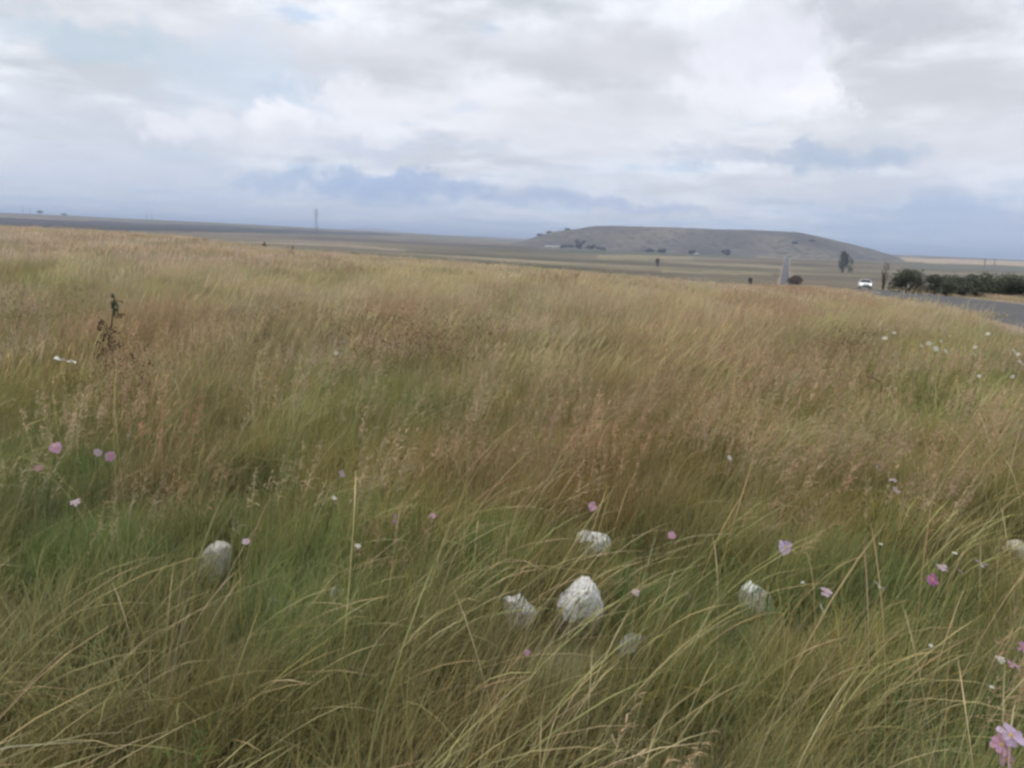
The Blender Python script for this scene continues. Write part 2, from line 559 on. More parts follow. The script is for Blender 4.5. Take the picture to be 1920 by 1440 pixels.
def make_hill():
    xs = np.linspace(-60, 1400, 240); ys = np.linspace(HILL_Y - 640, HILL_Y + 640, 110)
    X, Y = np.meshgrid(xs, ys); x, y = X.ravel(), Y.ravel()
    z = hill_z(x, y)
    nx = len(xs)
    i, j = np.meshgrid(np.arange(len(ys) - 1), np.arange(nx - 1), indexing="ij")
    Q = np.stack([i * nx + j, i * nx + j + 1, (i + 1) * nx + j + 1, (i + 1) * nx + j], -1).reshape(-1, 4)
    f = fbm(x / 120, y / 200, 91, 4)[:, None]
    c = np.array([.125, .108, .088]) * (0.4 + 1.2 * f)
    c = c + np.clip((f - .5) * 3, 0, 1) * np.array([.02, .012, .0])
    m = bpy.data.materials.new("hill_scrub"); m.use_nodes = True
    t = m.node_tree; N = NT(t); b = t.nodes["Principled BSDF"]
    b.inputs["Roughness"].default_value = 0.95; b.inputs["Specular IOR Level"].default_value = 0.05
    at = N.n("ShaderNodeAttribute"); at.attribute_name = "col"
    ge = N.n("ShaderNodeNewGeometry")
    n1 = N.noise(ge.outputs["Position"], 0.05, 7, 0.7)
    cc = N.mix(N.smooth(n1, 0.50, 0.58), at.outputs["Color"], (.05, .052, .038))
    N.link(cc, b.inputs["Base Color"])
    tag(mesh_obj("hill", np_mesh("hill", np.stack([x, y, z], -1), Q, None, c, True), m), kind="structure")


make_hill()


def surf(x, y):
    g = gz(x, y)
    if 1750 < y < 3100 and -60 < x < 1400:
        g = max(g, float(hill_z(x, y)[0]))
    return g


# ------------------------------------------------------------------ grass
class Blades:
    def __init__(self):
        self.V, self.Q, self.C, self.n = [], [], [], 0

    def ribbon(self, pts, wid, side, colr):
        """pts (n,3), wid (n,), side (3,) or (n,3), colr (n,3)"""
        pts = np.asarray(pts, float); n = len(pts)
        side = np.broadcast_to(side, pts.shape)
        a = pts - side * (np.asarray(wid)[:, None] / 2); b = pts + side * (np.asarray(wid)[:, None] / 2)
        self.V.append(np.stack([a, b], 1).reshape(-1, 3))
        k = self.n + np.arange(n - 1) * 2
        self.Q.append(np.stack([k, k + 1, k + 3, k + 2], -1))
        self.C.append(np.repeat(np.broadcast_to(colr, (n, 3)), 2, axis=0))
        self.n += 2 * n

    def mesh(self, name, mat):
        me = np_mesh(name, np.concatenate(self.V), np.concatenate(self.Q), None, np.concatenate(self.C))
        me.materials.append(mat)
        return me


def culm(L, lean, bend, az, n=6, p=1.6):
    """path of a stalk: leans from the vertical and bends over towards azimuth az"""
    t = np.linspace(0, 1, n)
    tm = (t[1:] + t[:-1]) / 2
    ph = lean + bend * tm ** p
    seg = L / (n - 1)
    hx = np.concatenate([[0], np.cumsum(np.sin(ph) * seg)]); z = np.concatenate([[0], np.cumsum(np.cos(ph) * seg)])
    return np.stack([hx * math.cos(az), hx * math.sin(az), z], -1), t


def side_of(az, g, twist=0.9):
    a = az + math.pi / 2 + g.uniform(-twist, twist)
    return np.array([math.cos(a), math.sin(a), g.uniform(-.2, .2)])


def grass_material():
    m = bpy.data.materials.new("grass_blades"); m.use_nodes = True
    t = m.node_tree; N = NT(t); t.nodes.remove(t.nodes["Principled BSDF"])
    a = N.n("ShaderNodeAttribute"); a.attribute_name = "col"
    b = N.n("ShaderNodeAttribute"); b.attribute_name = "tint"; b.attribute_type = "INSTANCER"
    c = N.mix(1.0, a.outputs["Color"], b.outputs["Color"], "MULTIPLY")
    d = N.n("ShaderNodeBsdfDiffuse"); tr = N.n("ShaderNodeBsdfTranslucent")
    N.link(c, d.inputs[0]); N.link(c, tr.inputs[0])
    mx = N.n("ShaderNodeMixShader"); mx.inputs[0].default_value = 0.42
    N.link(d.outputs[0], mx.inputs[1]); N.link(tr.outputs[0], mx.inputs[2])
    N.link(mx.outputs[0], t.nodes["Material Output"].inputs[0])
    return m


GM = grass_material()
GRASS = bpy.data.collections.new("grass_sources")       # never linked to the scene
SRC = []                                                 # index order is by name


def register(name, me):
    o = bpy.data.objects.new("%03d_%s" % (len(SRC), name), me)
    GRASS.objects.link(o); SRC.append(o)
    return len(SRC) - 1


def jitter(g, s=.12):
    return np.clip(1 + g.normal(0, s) + g.normal(0, .05, 3), .35, 1.8)


def turf(seed, nb, rad, wid, hmin, hmax):
    g = np.random.default_rng(seed); B = Blades()
    tufts = g.uniform(-rad, rad, (26, 2))
    for _ in range(nb):
        az = g.normal(0.1, 1.15)
        pts, t = culm(g.uniform(hmin, hmax), g.uniform(.03, .35), g.uniform(.2, 1.5), az, 4)
        cx0, cy0 = tufts[g.integers(0, len(tufts))]
        pts = pts + np.array([cx0 + g.normal(0, rad * .16), cy0 + g.normal(0, rad * .16), 0])
        w = wid * g.uniform(.6, 1.3) * np.array([1, 1, .75, .12])
        cj = jitter(g, .16)
        dry = g.random() < .15
        if dry: cj = cj * np.array([1.5, 1.3, 1.1])
        base = cj * np.array([1.0, .95, .95]); tip = cj * np.array([1.18, 1.08, .95])
        B.ribbon(pts, w, side_of(az, g), base + (tip - base) * t[:, None])
    return register("turf", B.mesh("turf", GM))


def straw(seed, nb, rad, wid, hmin, hmax, bend, head=.5, n=8, hw=2.2):
    """long dry culms that arch over with the wind, with a thin drooping head"""
    g = np.random.default_rng(seed); B = Blades()
    for _ in range(nb):
        rr, an = rad * math.sqrt(g.random()), g.uniform(0, 2 * math.pi)
        az = g.normal(0.05, .42)
        L = g.uniform(hmin, hmax)
        pts, t = culm(L, g.uniform(.05, .5), bend * g.uniform(.5, 1.3), az, n, 1.5)
        pts = pts + np.array([rr * math.cos(an), rr * math.sin(an), 0])
        w = wid * g.uniform(.7, 1.2) * (1 - .75 * t)
        if g.random() < head:
            w = np.where(t > .7, wid * hw * np.sin(np.clip((t - .7) / .3, 0, 1) * math.pi * .92 + .2) + wid * .2, w)
        cj = jitter(g, .13)
        lo = cj * np.array([.72, .86, .62]); hi = cj * np.array([1.08, 1.0, .93])
        B.ribbon(pts, w, side_of(az, g, .7), lo + (hi - lo) * np.clip(t * 1.6, 0, 1)[:, None])
    return register("straw", B.mesh("straw", GM))


def plume(seed, nb, rad, wid, hmin, hmax, spik, slen, swid, bend=.7):
    """upright culms with an open, fuzzy seed head"""
    g = np.random.default_rng(seed); B = Blades()
    for _ in range(nb):
        rr, an = rad * math.sqrt(g.random()), g.uniform(0, 2 * math.pi)
        az = g.normal(0.05, .6)
        L = g.uniform(hmin, hmax)
        pts, t = culm(L, g.uniform(.0, .3), bend * g.uniform(.3, 1.2), az, 6, 1.8)
        pts = pts + np.array([rr * math.cos(an), rr * math.sin(an), 0])
        cj = jitter(g, .14)
        stem = cj * np.array([.82, .9, .72]); hd = cj * np.array([1.06, .98, .95])
        B.ribbon(pts, wid * (1 - .6 * t), side_of(az, g), stem)
        for k in range(spik):
            q = g.uniform(.66, 1.0)
            f = q * 5; i = min(int(f), 4)
            p0 = pts[i] + (pts[i + 1] - pts[i]) * (f - i)
            a2 = az + g.normal(0, 1.2); el = g.uniform(.1, 1.2)
            l2 = slen * g.uniform(.5, 1.2) * (1.25 - .7 * (q - .66) / .34)
            d = np.array([math.cos(a2) * math.cos(el), math.sin(a2) * math.cos(el), math.sin(el)])
            p1 = p0 + d * l2 * .6; p2 = p0 + d * l2 + np.array([.2 * l2, 0, -.25 * l2])
            B.ribbon([p0, p1, p2], np.array([.5, 1.0, .25]) * swid * g.uniform(.6, 1.3), side_of(a2, g, 1.5), hd * g.uniform(.8, 1.2))
    return register("plume", B.mesh("plume", GM))


def feathery(seed, nb, h):
    """fine-cut green foliage of the flowers"""
    g = np.random.default_rng(seed); B = Blades()
    for _ in range(nb):
        az = g.uniform(0, 6.28)
        pts, t = culm(h * g.uniform(.5, 1.1), g.uniform(.05, .5), g.uniform(0, .6), az, 6)
        cj = jitter(g, .12)
        B.ribbon(pts, .004 * (1 - .6 * t), side_of(az, g), cj * .9)
        for k in range(22):
            q = g.uniform(.15, 1) * 4.99; i = int(q)
            p0 = pts[i] + (pts[i + 1] - pts[i]) * (q - i)
            a2, el = g.uniform(0, 6.28), g.uniform(-.1, 1.0)
            d = np.array([math.cos(a2) * math.cos(el), math.sin(a2) * math.cos(el), math.sin(el)])
            l2 = g.uniform(.03, .09)
            B.ribbon([p0, p0 + d * l2 * .5, p0 + d * l2 + np.array([0, 0, -.15 * l2])], np.array([.0018, .003, .0008]), side_of(a2, g, 1.5), cj * g.uniform(.85, 1.2))
    return register("feathery", B.mesh("feathery", GM))


def seedweed(seed, nb, h, s):
    """bare stalks with small dark knobs"""
    g = np.random.default_rng(seed); B = Blades()
    for _ in range(nb):
        az = g.uniform(0, 6.28)
        pts, t = culm(h * g.uniform(.7, 1.1), g.uniform(.0, .35), g.uniform(0, .4), az, 5)
        B.ribbon(pts, .5 * s * (1 - .4 * t) * .4, side_of(az, g), np.array([1.2, 1.1, 1.0]))
        for k in range(6):
            p0 = pts[-1] + g.normal(0, 1, 3) * np.array([.045, .045, .04])
            for q in range(2):
                a2 = g.uniform(0, 6.28); d = np.array([0, 0, s * .5])
                B.ribbon([p0 - d, p0, p0 + d], np.array([.4, 1.0, .4]) * s, np.array([math.cos(a2), math.sin(a2), 0]), np.array([.8, .7, .65]))
    return register("seedweed", B.mesh("seedweed", GM))


# near (fine), middle and far (thicker, fewer) versions
TURF_N = [turf(100 + k, 760, .26, .0030, .14, .46) for k in range(6)]
TURF_M = [turf(110 + k, 420, .60, .0070, .18, .44) for k in range(5)]
TURF_F = [turf(120 + k, 330, 1.7, .024, .18, .40) for k in range(4)]
STRAW_N = [straw(130 + k, 15, .13, .0020, .50, 1.05, 1.15, .6, 9, 1.5) for k in range(8)]
STRAW_M = [straw(140 + k, 110, .55, .0032, .40, .78, .55, .6) for k in range(5)]
STRAW_F = [straw(150 + k, 150, 1.5, .010, .30, .55, .4, .7, 6, 2.0) for k in range(4)]
PLUME_N = [plume(160 + k, 14, .15, .0022, .45, .80, 20, .050, .0034, .5) for k in range(4)]
PLUME_M = [plume(170 + k, 60, .50, .0030, .42, .70, 13, .060, .0062, .45) for k in range(4)]
PLUME_F = [plume(180 + k, 100, 1.5, .010, .35, .58, 6, .09, .022, .4) for k in range(3)]
LONG_N = [straw(210 + k, 6, .10, .0022, .70, 1.3, 1.25, .7, 12, 1.3) for k in range(8)]
FEATH = [feathery(190 + k, 9, .42) for k in range(3)]
SEEDW = [seedweed(200 + k, 3, .72, .013) for k in range(3)]

# ---- stones: position in the photograph decides where they lie (see below), the grass stays short there
STONES = [  # px, py (middle of what shows), width px, height px, height above ground of the middle
    ("white_stone", 1082, 1140, 84, 104, "largest white painted stone, blocky with a bare grey brown lower face"),
    ("white_stone", 977, 1154, 56, 78, "tall narrow white stone left of the largest white stone, blades crossing it"),
    ("white_stone", 1113, 1022, 62, 52, "white stone half covered by grass behind the largest white stone"),
    ("white_stone", 1408, 1120, 48, 46, "brightest clean white stone, sitting in the green tuft on the right"),
    ("white_stone", 1438, 1134, 26, 30, "small white stone touching the right side of the brightest white stone"),
    ("white_stone", 1908, 1038, 46, 36, "weathered cream stone at the right edge of the picture"),
    ("grey_stone", 402, 1062, 54, 84, "cracked pale grey stone standing alone on the left"),
    ("grey_stone", 1188, 1236, 66, 92, "dull blue grey stone low in the grass below the white stones"),
    ("grey_stone", 641, 1126, 38, 50, "small pale grey stone with a pointed top, left of centre"),
    ("grey_stone", 522, 1140, 56, 40, "flat dull stone sunk in grass between two upright grey ones"),
    ("pebble", 1464, 1137, 22, 12, "small tan pebble right of the brightest white stone"),
]


def stone_spot(px, py, hp):
    p = hit(px, py + hp * .40, 0.02)
    return p


STONE_P = [stone_spot(s[1], s[2], s[4]) for s in STONES]

# colour zones of the vegetation, taken where they grow in the field
OLIVE = np.array([.225, .245, .105]); GREEN = np.array([.135, .235, .085]); STRAWC = np.array([.49, .435, .27])
TAN = np.array([.55, .472, .385]); RED = np.array([.40, .268, .182]); DARK = np.array([.165, .160, .095]); GREYG = np.array([.26, .26, .17])
ZONES = [  # px, py, radius px (x, y), which, strength   (photograph positions of the patches)
    (1680, 1010, 130, 90, "green", .95), (1240, 1090, 170, 90, "green", .9), (640, 1010, 130, 110, "green", .9),
    (420, 880, 80, 120, "green", .8), (100, 930, 130, 90, "green", .8), (90, 830, 120, 80, "green", .6), (690, 660, 150, 40, "green", .35),
    (1860, 1330, 150, 90, "green", .9), (1630, 1240, 80, 90, "green", .8), (560, 1200, 60, 70, "green", .6), (880, 1010, 90, 80, "green", .7),
    (1450, 1180, 70, 50, "green", .9), (1180, 780, 0, 0, "green", 0),
    (880, 860, 70, 80, "red", .9), (1160, 830, 170, 60, "red", .95), (1300, 650, 220, 70, "red", .85), (1000, 740, 150, 60, "red", .6), (330, 830, 90, 50, "red", .9),
    (260, 960, 90, 90, "red", .45), (760, 600, 170, 40, "red", .75), (1750, 900, 110, 80, "red", .75), (330, 640, 150, 80, "red", .8),
    (1470, 545, 90, 14, "red", .7), (520, 1290, 120, 40, "red", .15), (740, 720, 200, 40, "red", .25), (100, 600, 160, 60, "red", .35),
    (700, 900, 60, 60, "red", .5), (1000, 1320, 60, 40, "red", .15), (450, 1330, 260, 70, "green", .45), (1300, 1330, 220, 70, "green", .4), (120, 1200, 120, 80, "green", .35), (800, 1250, 120, 60, "green", .5),
    (60, 520, 90, 40, "grn2", .7), (330, 540, 130, 20, "grn2", .5), (560, 515, 130, 14, "grn2", .6), (1150, 600, 120, 20, "grn2", .4), (900, 640, 120, 30, "grn2", .5), (690, 690, 150, 40, "green", .5), (1500, 660, 90, 40, "grn2", .6), (550, 510, 110, 14, "dark", .5), (1000, 560, 120, 30, "dark", .45), (460, 620, 50, 30, "dark", .5),
    (350, 750, 130, 60, "dark", .55), (200, 690, 60, 60, "dark", .5), (1500, 640, 90, 40, "dark", .45), (1740, 700, 230, 70, "grn2", .95),
    (1500, 730, 150, 90, "grn2", .7), (1850, 850, 120, 90, "grn2", .7), (560, 720, 160, 50, "grn2", .6), (1380, 900, 160, 60, "grn2", .6), (1000, 1180, 160, 40, "dark", .2), (150, 720, 200, 60, "grn2", .4), (1850, 610, 130, 25, "grn2", .6),
    (1100, 530, 260, 16, "pale", .85), (1300, 560, 160, 22, "pale", .85), (1650, 580, 130, 22, "pale", .85), (800, 510, 250, 16, "pale", .85),
    (560, 570, 130, 22, "pale", .85), (1900, 1000, 90, 50, "grn2", .3),
]
_z = []
for px, py, sx, sy, kind, a in ZONES:
    if a <= 0: continue
    p = hit(px, py, .35); q = hit(px, max(py - sy, 430), .35)
    _z.append((p[0], p[1], np.hypot(p[0], p[1]) * sx / F, max(abs(q[1] - p[1]), .15), kind, a))


def zone(x, y):
    g, rd, dk, gr, pl = (np.zeros(len(x)) for _ in range(5))
    wob = (fbm(x * 1.3, y * 1.3, 61, 4) - .5) * 1.3
    # wobble measured in world units that grow with distance
    r = np.hypot(x, y)
    wob2 = (fbm(x / (.12 * r + .3), y / (.12 * r + .3), 63, 3) - .5) * 1.2
    for zx, zy, sx, sy, kind, a in _z:
        # ellipse that is aligned with the line of sight from the path where the photographer stood
        nr = math.hypot(zx, zy); ux, uy = zx / nr, zy / nr
        al = (x - zx) * ux + (y - zy) * uy; ac = (x - zx) * uy - (y - zy) * ux
        d = np.sqrt((al / sy) ** 2 + (ac / sx) ** 2) + (wob + wob2) * .45
        w = np.clip(1.25 - d * .85, 0, 1) * a
        if kind == "green": g = np.maximum(g, w)
        elif kind == "red": rd = np.maximum(rd, w)
        elif kind == "dark": dk = np.maximum(dk, w)
        elif kind == "grn2": gr = np.maximum(gr, w)
        else: pl = np.maximum(pl, w)
    return g, rd, dk, gr, pl


def scatter(r0, r1, dens, half=46.0, ring=3.0):
    """random points between two distances, in the sector the photograph looks into"""
    half = R(half)
    n = int(dens * half * (r1 * r1 - r0 * r0))
    r = np.sqrt(rng.uniform(r0 * r0, r1 * r1, n)); t = rng.uniform(-half, half, n)
    x, y = r * np.sin(t), r * np.cos(t)
    d = np.abs(x - road_x(y)) * .945
    k = d > 4.6
    return x[k], y[k]


def even(r0, r1, dens, half):
    """the same sector filled evenly: a jittered grid"""
    st = 1 / math.sqrt(dens)
    gx, gy = np.meshgrid(np.arange(-r1, r1, st), np.arange(-r1 * .3, r1, st))
    x = gx.ravel() + rng.uniform(-.38, .38, gx.size) * st; y = gy.ravel() + rng.uniform(-.38, .38, gx.size) * st
    r = np.hypot(x, y)
    k = (r > r0) & (r <= r1) & (np.abs(np.arctan2(x, y)) < R(half)) & (np.abs(x - road_x(y)) * .945 > 4.6)
    return x[k], y[k]


def stone_mask(x, y, back=.95, wide=.16, only=None):
    """true where tall grass would stand between the eye and a stone"""
    m = np.zeros(len(x), bool)
    for s, p in (list(zip(STONES, STONE_P))[:7] if only is None else [(STONES[only], STONE_P[only])]):
        nr = math.hypot(p[0], p[1]); ux, uy = p[0] / nr, p[1] / nr
        al = (x - p[0]) * ux + (y - p[1]) * uy; ac = (x - p[0]) * uy - (y - p[1]) * ux
        w = s[3] / F * nr * .5 + wide
        m |= (al < .12) & (al > -back) & (np.abs(ac) < w)
    return m


POOL = {"meadow_grass": [], "straw_grass": [], "seed_head_grass": [], "flower_foliage": [], "seed_weeds": []}


def plant(pool, x, y, kinds, tint, scl, lean=.12, zs=1.0):
    n = len(x)
    if n == 0: return
    scl = np.stack([scl, scl, scl * zs], -1)
    POOL[pool].append(dict(p=np.stack([x, y, ground(x, y) - .012], -1), i=np.asarray(kinds)[rng.integers(0, len(kinds), n)],
                           t=tint, s=scl, r=np.stack([rng.normal(0, lean, n), rng.normal(0, lean, n), rng.normal(0, .55, n)], -1)))


def lerp(a, b, w):
    return a + (b - a) * w[:, None]


def vary(c, n, s=.13):
    return np.clip(c * (1 + rng.normal(0, s, (n, 1))) * (1 + rng.normal(0, .04, (n, 3))), .01, .9)


def band(r0, r1, turf_k, straw_k, plume_k, dt, ds, dp, half=46.0):
    r_mid = (r0 + r1) / 2
    # ---- turf
    x, y = even(r0, r1, dt, half)
    g, rd, dk, gr, pl = zone(x, y); r = np.hypot(x, y)
    f = fbm(x / 2.2, y / 2.2, 7, 4)
    c = lerp(np.broadcast_to(OLIVE, (len(x), 3)), TAN * .70, np.clip((r - 5.5) / 13, 0, 1) * .88)
    c = lerp(c, GREYG, np.clip((f - .52) * 3, 0, .5))
    c = lerp(c, GREEN, g); c = lerp(c, RED * .8, rd * np.where(r > 4, .55, .3)); c = lerp(c, DARK, dk * .8); c = lerp(c, OLIVE * 1.1, gr)
    s = rng.uniform(.75, 1.2, len(x)) * (1 - .15 * g)
    road_d = np.abs(x - road_x(y)) * .945
    near = y < 32
    zs = np.where(near, np.clip(.5 + (road_d - 4.6) / 2, .5, 1), np.clip(.3 + (road_d - 4.6) / 9, .3, 1)) * np.where(stone_mask(x, y, .55, .2, 3), .15, 1.0) * np.where(stone_mask(x, y, .50, .16), .36, np.where(stone_mask(x, y, 1.0, .05), .62, 1.0))
    plant("meadow_grass", x, y, turf_k, vary(c, len(x)), s, .06, zs)
    # ---- dry arching straw
    x, y = scatter(r0, r1, ds, half)
    g, rd, dk, gr, pl = zone(x, y); r = np.hypot(x, y)
    f = fbm(x / 1.6 + 30, y / 1.6, 9, 4)
    keep = rng.random(len(x)) < np.clip((f - .28) * 2.6, .12, 1) * (1 - .72 * g) * (1 - .75 * gr) * (1 - .5 * dk) * (1 - .4 * rd) * np.where(r > 2.7, np.clip((r - 1.5) / 7, .42, 1), 1)
    keep &= ~stone_mask(x, y, 1.0, .05) & ~stone_mask(x, y, 1.3, .22, 3)
    x, y, pl, r, g, gr = x[keep], y[keep], pl[keep], r[keep], g[keep], gr[keep]
    c = lerp(np.broadcast_to(STRAWC * .9, (len(x), 3)), TAN * 1.05, np.clip((r - 8) / 20, 0, 1)); c = lerp(c, STRAWC * 1.12, pl)
    c = lerp(c, OLIVE * 1.5, np.clip(g + gr, 0, 1) * .6)
    c = lerp(c, OLIVE * 1.7, np.where(rng.random(len(x)) < .3, .7, 0.))
    road_d = np.abs(x - road_x(y)) * .945
    plant("straw_grass", x, y, straw_k, vary(c, len(x)), rng.uniform(.75, 1.15, len(x)) * np.where(y < 32, np.clip(.6 + (road_d - 4.6) / 3, .6, 1), np.clip(.3 + (road_d - 4.6) / 9, .3, 1)))
    # ---- seed heads, reddish in patches
    x, y = scatter(r0, r1, dp, half)
    g, rd, dk, gr, pl = zone(x, y); r = np.hypot(x, y)
    f = fbm(x / 3.1 + 70, y / 3.1, 19, 4)
    pr = np.clip((f - .40) * 2.2, 0, 1) * np.clip((r - 3.6) / 6, 0, 1) * (1 - .7 * g) * (1 - .8 * gr) * (1 - .3 * dk)
    pr = np.maximum(pr, rd * .9 * np.clip((r - 2.6) / 2, .15, 1))
    keep = (rng.random(len(x)) < pr) & ~stone_mask(x, y, 1.5, .16)
    x, y, rd, pl, r, dk = x[keep], y[keep], rd[keep], pl[keep], r[keep], dk[keep]
    c = lerp(np.broadcast_to(TAN * .95, (len(x), 3)), RED * 1.05, np.clip(rd * 1.1, 0, 1)); c = lerp(c, STRAWC, pl * .7)
    c = lerp(c, RED, np.where(rng.random(len(x)) < .2, .8, 0.)); c = lerp(c, DARK * 1.3, dk * .4)
    road_d = np.abs(x - road_x(y)) * .945
    plant("seed_head_grass", x, y, plume_k, vary(c, len(x)), rng.uniform(.75, 1.15, len(x)) * np.where(y < 32, np.clip(.6 + (road_d - 4.6) / 3, .6, 1), np.clip(.3 + (road_d - 4.6) / 9, .3, 1)))


band(1.0, 2.7, TURF_N, STRAW_N, PLUME_N, 10, 48, 6, 75)
band(2.7, 7.5, TURF_N, STRAW_N, PLUME_N, 9, 24, 13, 48)
band(7.5, 28, TURF_M, STRAW_M, PLUME_M, 2.2, 2.8, 2.6)
band(28, 125, TURF_F, STRAW_F, PLUME_F, .36, .5, .40, 42)


def make_grass():
    # the longest dry stalks, arching across the foreground
    for r0, r1, dn in ((1.0, 2.6, 14), (2.6, 5.0, 7)):
        x, y = scatter(r0, r1, dn, 62)
        g, rd, dk, gr, pl = zone(x, y)
        f = fbm(x * 1.1 + 5, y * 1.1, 41, 3)
        k = (rng.random(len(x)) < np.clip((f - .3) * 3, .15, 1) * (1 - .5 * g)) & ~stone_mask(x, y, .35, .02) & ~stone_mask(x, y, 1.2, .2, 3)
        x, y = x[k], y[k]
        c = lerp(np.broadcast_to(STRAWC * 1.12, (len(x), 3)), OLIVE * 2.0, np.where(rng.random(len(x)) < .3, .6, 0.))
        plant("straw_grass", x, y, LONG_N, vary(c, len(x)), rng.uniform(.7, 1.1, len(x)))
    # green feathery foliage: around every flower and in the green patches
    x, y = scatter(1.6, 7.5, 14, 44)
    g, rd, dk, gr, pl = zone(x, y)
    k = (rng.random(len(x)) < g * .9) & ~stone_mask(x, y, .6, .05)
    x, y = x[k], y[k]
    s = rng.uniform(.6, 1.1, len(x))
    plant("flower_foliage", x, y, FEATH, vary(np.broadcast_to(np.array([.14, .21, .075]), (len(x), 3)), len(x)), s)
    for px, py, n, sx, sy in ((760, 620, 60, 160, 50), (220, 690, 16, 60, 30), (1600, 640, 20, 60, 25), (500, 620, 16, 80, 40), (60, 600, 16, 60, 50)):
        P = np.array([hit(px + rng.normal(0, sx * .6), max(py + rng.normal(0, sy * .6), 560), .5) for _ in range(n)])
        plant("seed_weeds", P[:, 0], P[:, 1], SEEDW, vary(np.broadcast_to(np.array([.16, .115, .08]), (n, 3)), n), rng.uniform(.7, 1.1, n))


make_grass()


def instance_tree():
    ng = bpy.data.node_groups.new("scatter_clumps", "GeometryNodeTree")
    ng.interface.new_socket("Geometry", in_out="INPUT", socket_type="NodeSocketGeometry")
    ng.interface.new_socket("Geometry", in_out="OUTPUT", socket_type="NodeSocketGeometry")
    N = NT(ng)
    gi, go = N.n("NodeGroupInput"), N.n("NodeGroupOutput")
    ci = N.n("GeometryNodeCollectionInfo"); ci.inputs["Collection"].default_value = GRASS
    ci.inputs["Separate Children"].default_value = True; ci.inputs["Reset Children"].default_value = True
    ip = N.n("GeometryNodeInstanceOnPoints"); ip.inputs["Pick Instance"].default_value = True

    def named(nm, ty):
        a = N.n("GeometryNodeInputNamedAttribute", data_type=ty); a.inputs["Name"].default_value = nm
        return a.outputs["Attribute"]
    e = N.n("FunctionNodeEulerToRotation")
    N.link(named("rot", "FLOAT_VECTOR"), e.inputs[0])
    N.link(gi.outputs[0], ip.inputs["Points"]); N.link(ci.outputs[0], ip.inputs["Instance"])
    N.link(named("pick", "INT"), ip.inputs["Instance Index"]); N.link(e.outputs[0], ip.inputs["Rotation"])
    N.link(named("size", "FLOAT_VECTOR"), ip.inputs["Scale"])
    N.link(ip.outputs[0], go.inputs[0])
    return ng


NG = instance_tree()
for name, parts in POOL.items():
    if not parts: continue
    P = np.concatenate([d["p"] for d in parts]); n = len(P)
    me = bpy.data.meshes.new(name)
    me.vertices.add(n); me.vertices.foreach_set("co", P.astype(np.float32).ravel())
    a = me.attributes.new("pick", "INT", "POINT"); a.data.foreach_set("value", np.concatenate([d["i"] for d in parts]).astype(np.int32))
    a = me.attributes.new("size", "FLOAT_VECTOR", "POINT"); a.data.foreach_set("vector", np.concatenate([d["s"] for d in parts]).astype(np.float32).ravel())
    a = me.attributes.new("rot", "FLOAT_VECTOR", "POINT"); a.data.foreach_set("vector", np.concatenate([d["r"] for d in parts]).astype(np.float32).ravel())
    c4 = np.ones((n, 4), np.float32); c4[:, :3] = np.concatenate([d["t"] for d in parts])
    a = me.attributes.new("tint", "FLOAT_COLOR", "POINT"); a.data.foreach_set("color", c4.ravel())
    o = mesh_obj(name, me)
    md = o.modifiers.new("scatter", "NODES"); md.node_group = NG
    lab = {"meadow_grass": "olive green meadow grass covering the whole field", "straw_grass": "long straw coloured grass stalks arching over in the wind",
           "seed_head_grass": "tan and reddish brown seed head grass across the field", "flower_foliage": "fine feathery green foliage in the damp green patches",
           "seed_weeds": "dark dry seed knobs standing above the tan grass"}[name]
    tag(o, lab, "grass" if "grass" in name else "plants", kind="stuff")
    print(name, n)


# ------------------------------------------------------------------ stones
def stone_material(name, paint, bare, level):
    """painted stone: paint worn off below a ragged line and on some faces"""
    m = bpy.data.materials.new(name); m.use_nodes = True
    t = m.node_tree; N = NT(t); b = t.nodes["Principled BSDF"]
    b.inputs["Roughness"].default_value = 0.85; b.inputs["Specular IOR Level"].default_value = 0.15
    tc = N.n("ShaderNodeTexCoord"); sp = N.n("ShaderNodeSeparateXYZ"); N.link(tc.outputs["Generated"], sp.inputs[0])
    nz = N.noise(tc.outputs["Object"], 14, 6, .65); n2 = N.noise(tc.outputs["Object"], 45, 5, .7)
    k = N.smooth(N.math("ADD", N.math("SUBTRACT", sp.outputs[2], level), N.math("MULTIPLY", N.math("SUBTRACT", nz, .5), 1.3)), -.05, .07)
    flake = N.smooth(n2, .60, .70)
    pc = N.mix(N.math("MULTIPLY", n2, .35), tuple(paint), tuple(np.array(paint) * .72))
    bc = N.mix(nz, tuple(bare), tuple(np.array(bare) * .55))
    c = N.mix(N.math("MULTIPLY", k, N.math("SUBTRACT", 1.0, N.math("MULTIPLY", flake, .8))), bc, pc)
    N.link(c, b.inputs["Base Color"])
    bp = N.n("ShaderNodeBump"); bp.inputs["Strength"].default_value = .55; bp.inputs["Distance"].default_value = .008
    N.link(N.noise(tc.outputs["Object"], 32, 7, .7), bp.inputs["Height"]); N.link(bp.outputs[0], b.inputs["Normal"])
    return m


PAINT = stone_material("painted_stone", (.86, .87, .88), (.30, .265, .23), .46)
PAINT2 = stone_material("clean_painted_stone", (.93, .94, .97), (.62, .60, .57), -.3)
CREAM = stone_material("cream_stone", (.56, .53, .45), (.30, .27, .22), .25)
GREYS = stone_material("grey_stone", (.50, .47, .43), (.22, .20, .175), .45)
DULL = stone_material("dull_stone", (.255, .265, .26), (.16, .155, .145), .35)
TANS = stone_material("tan_stone", (.50, .42, .30), (.3, .25, .2), .2)


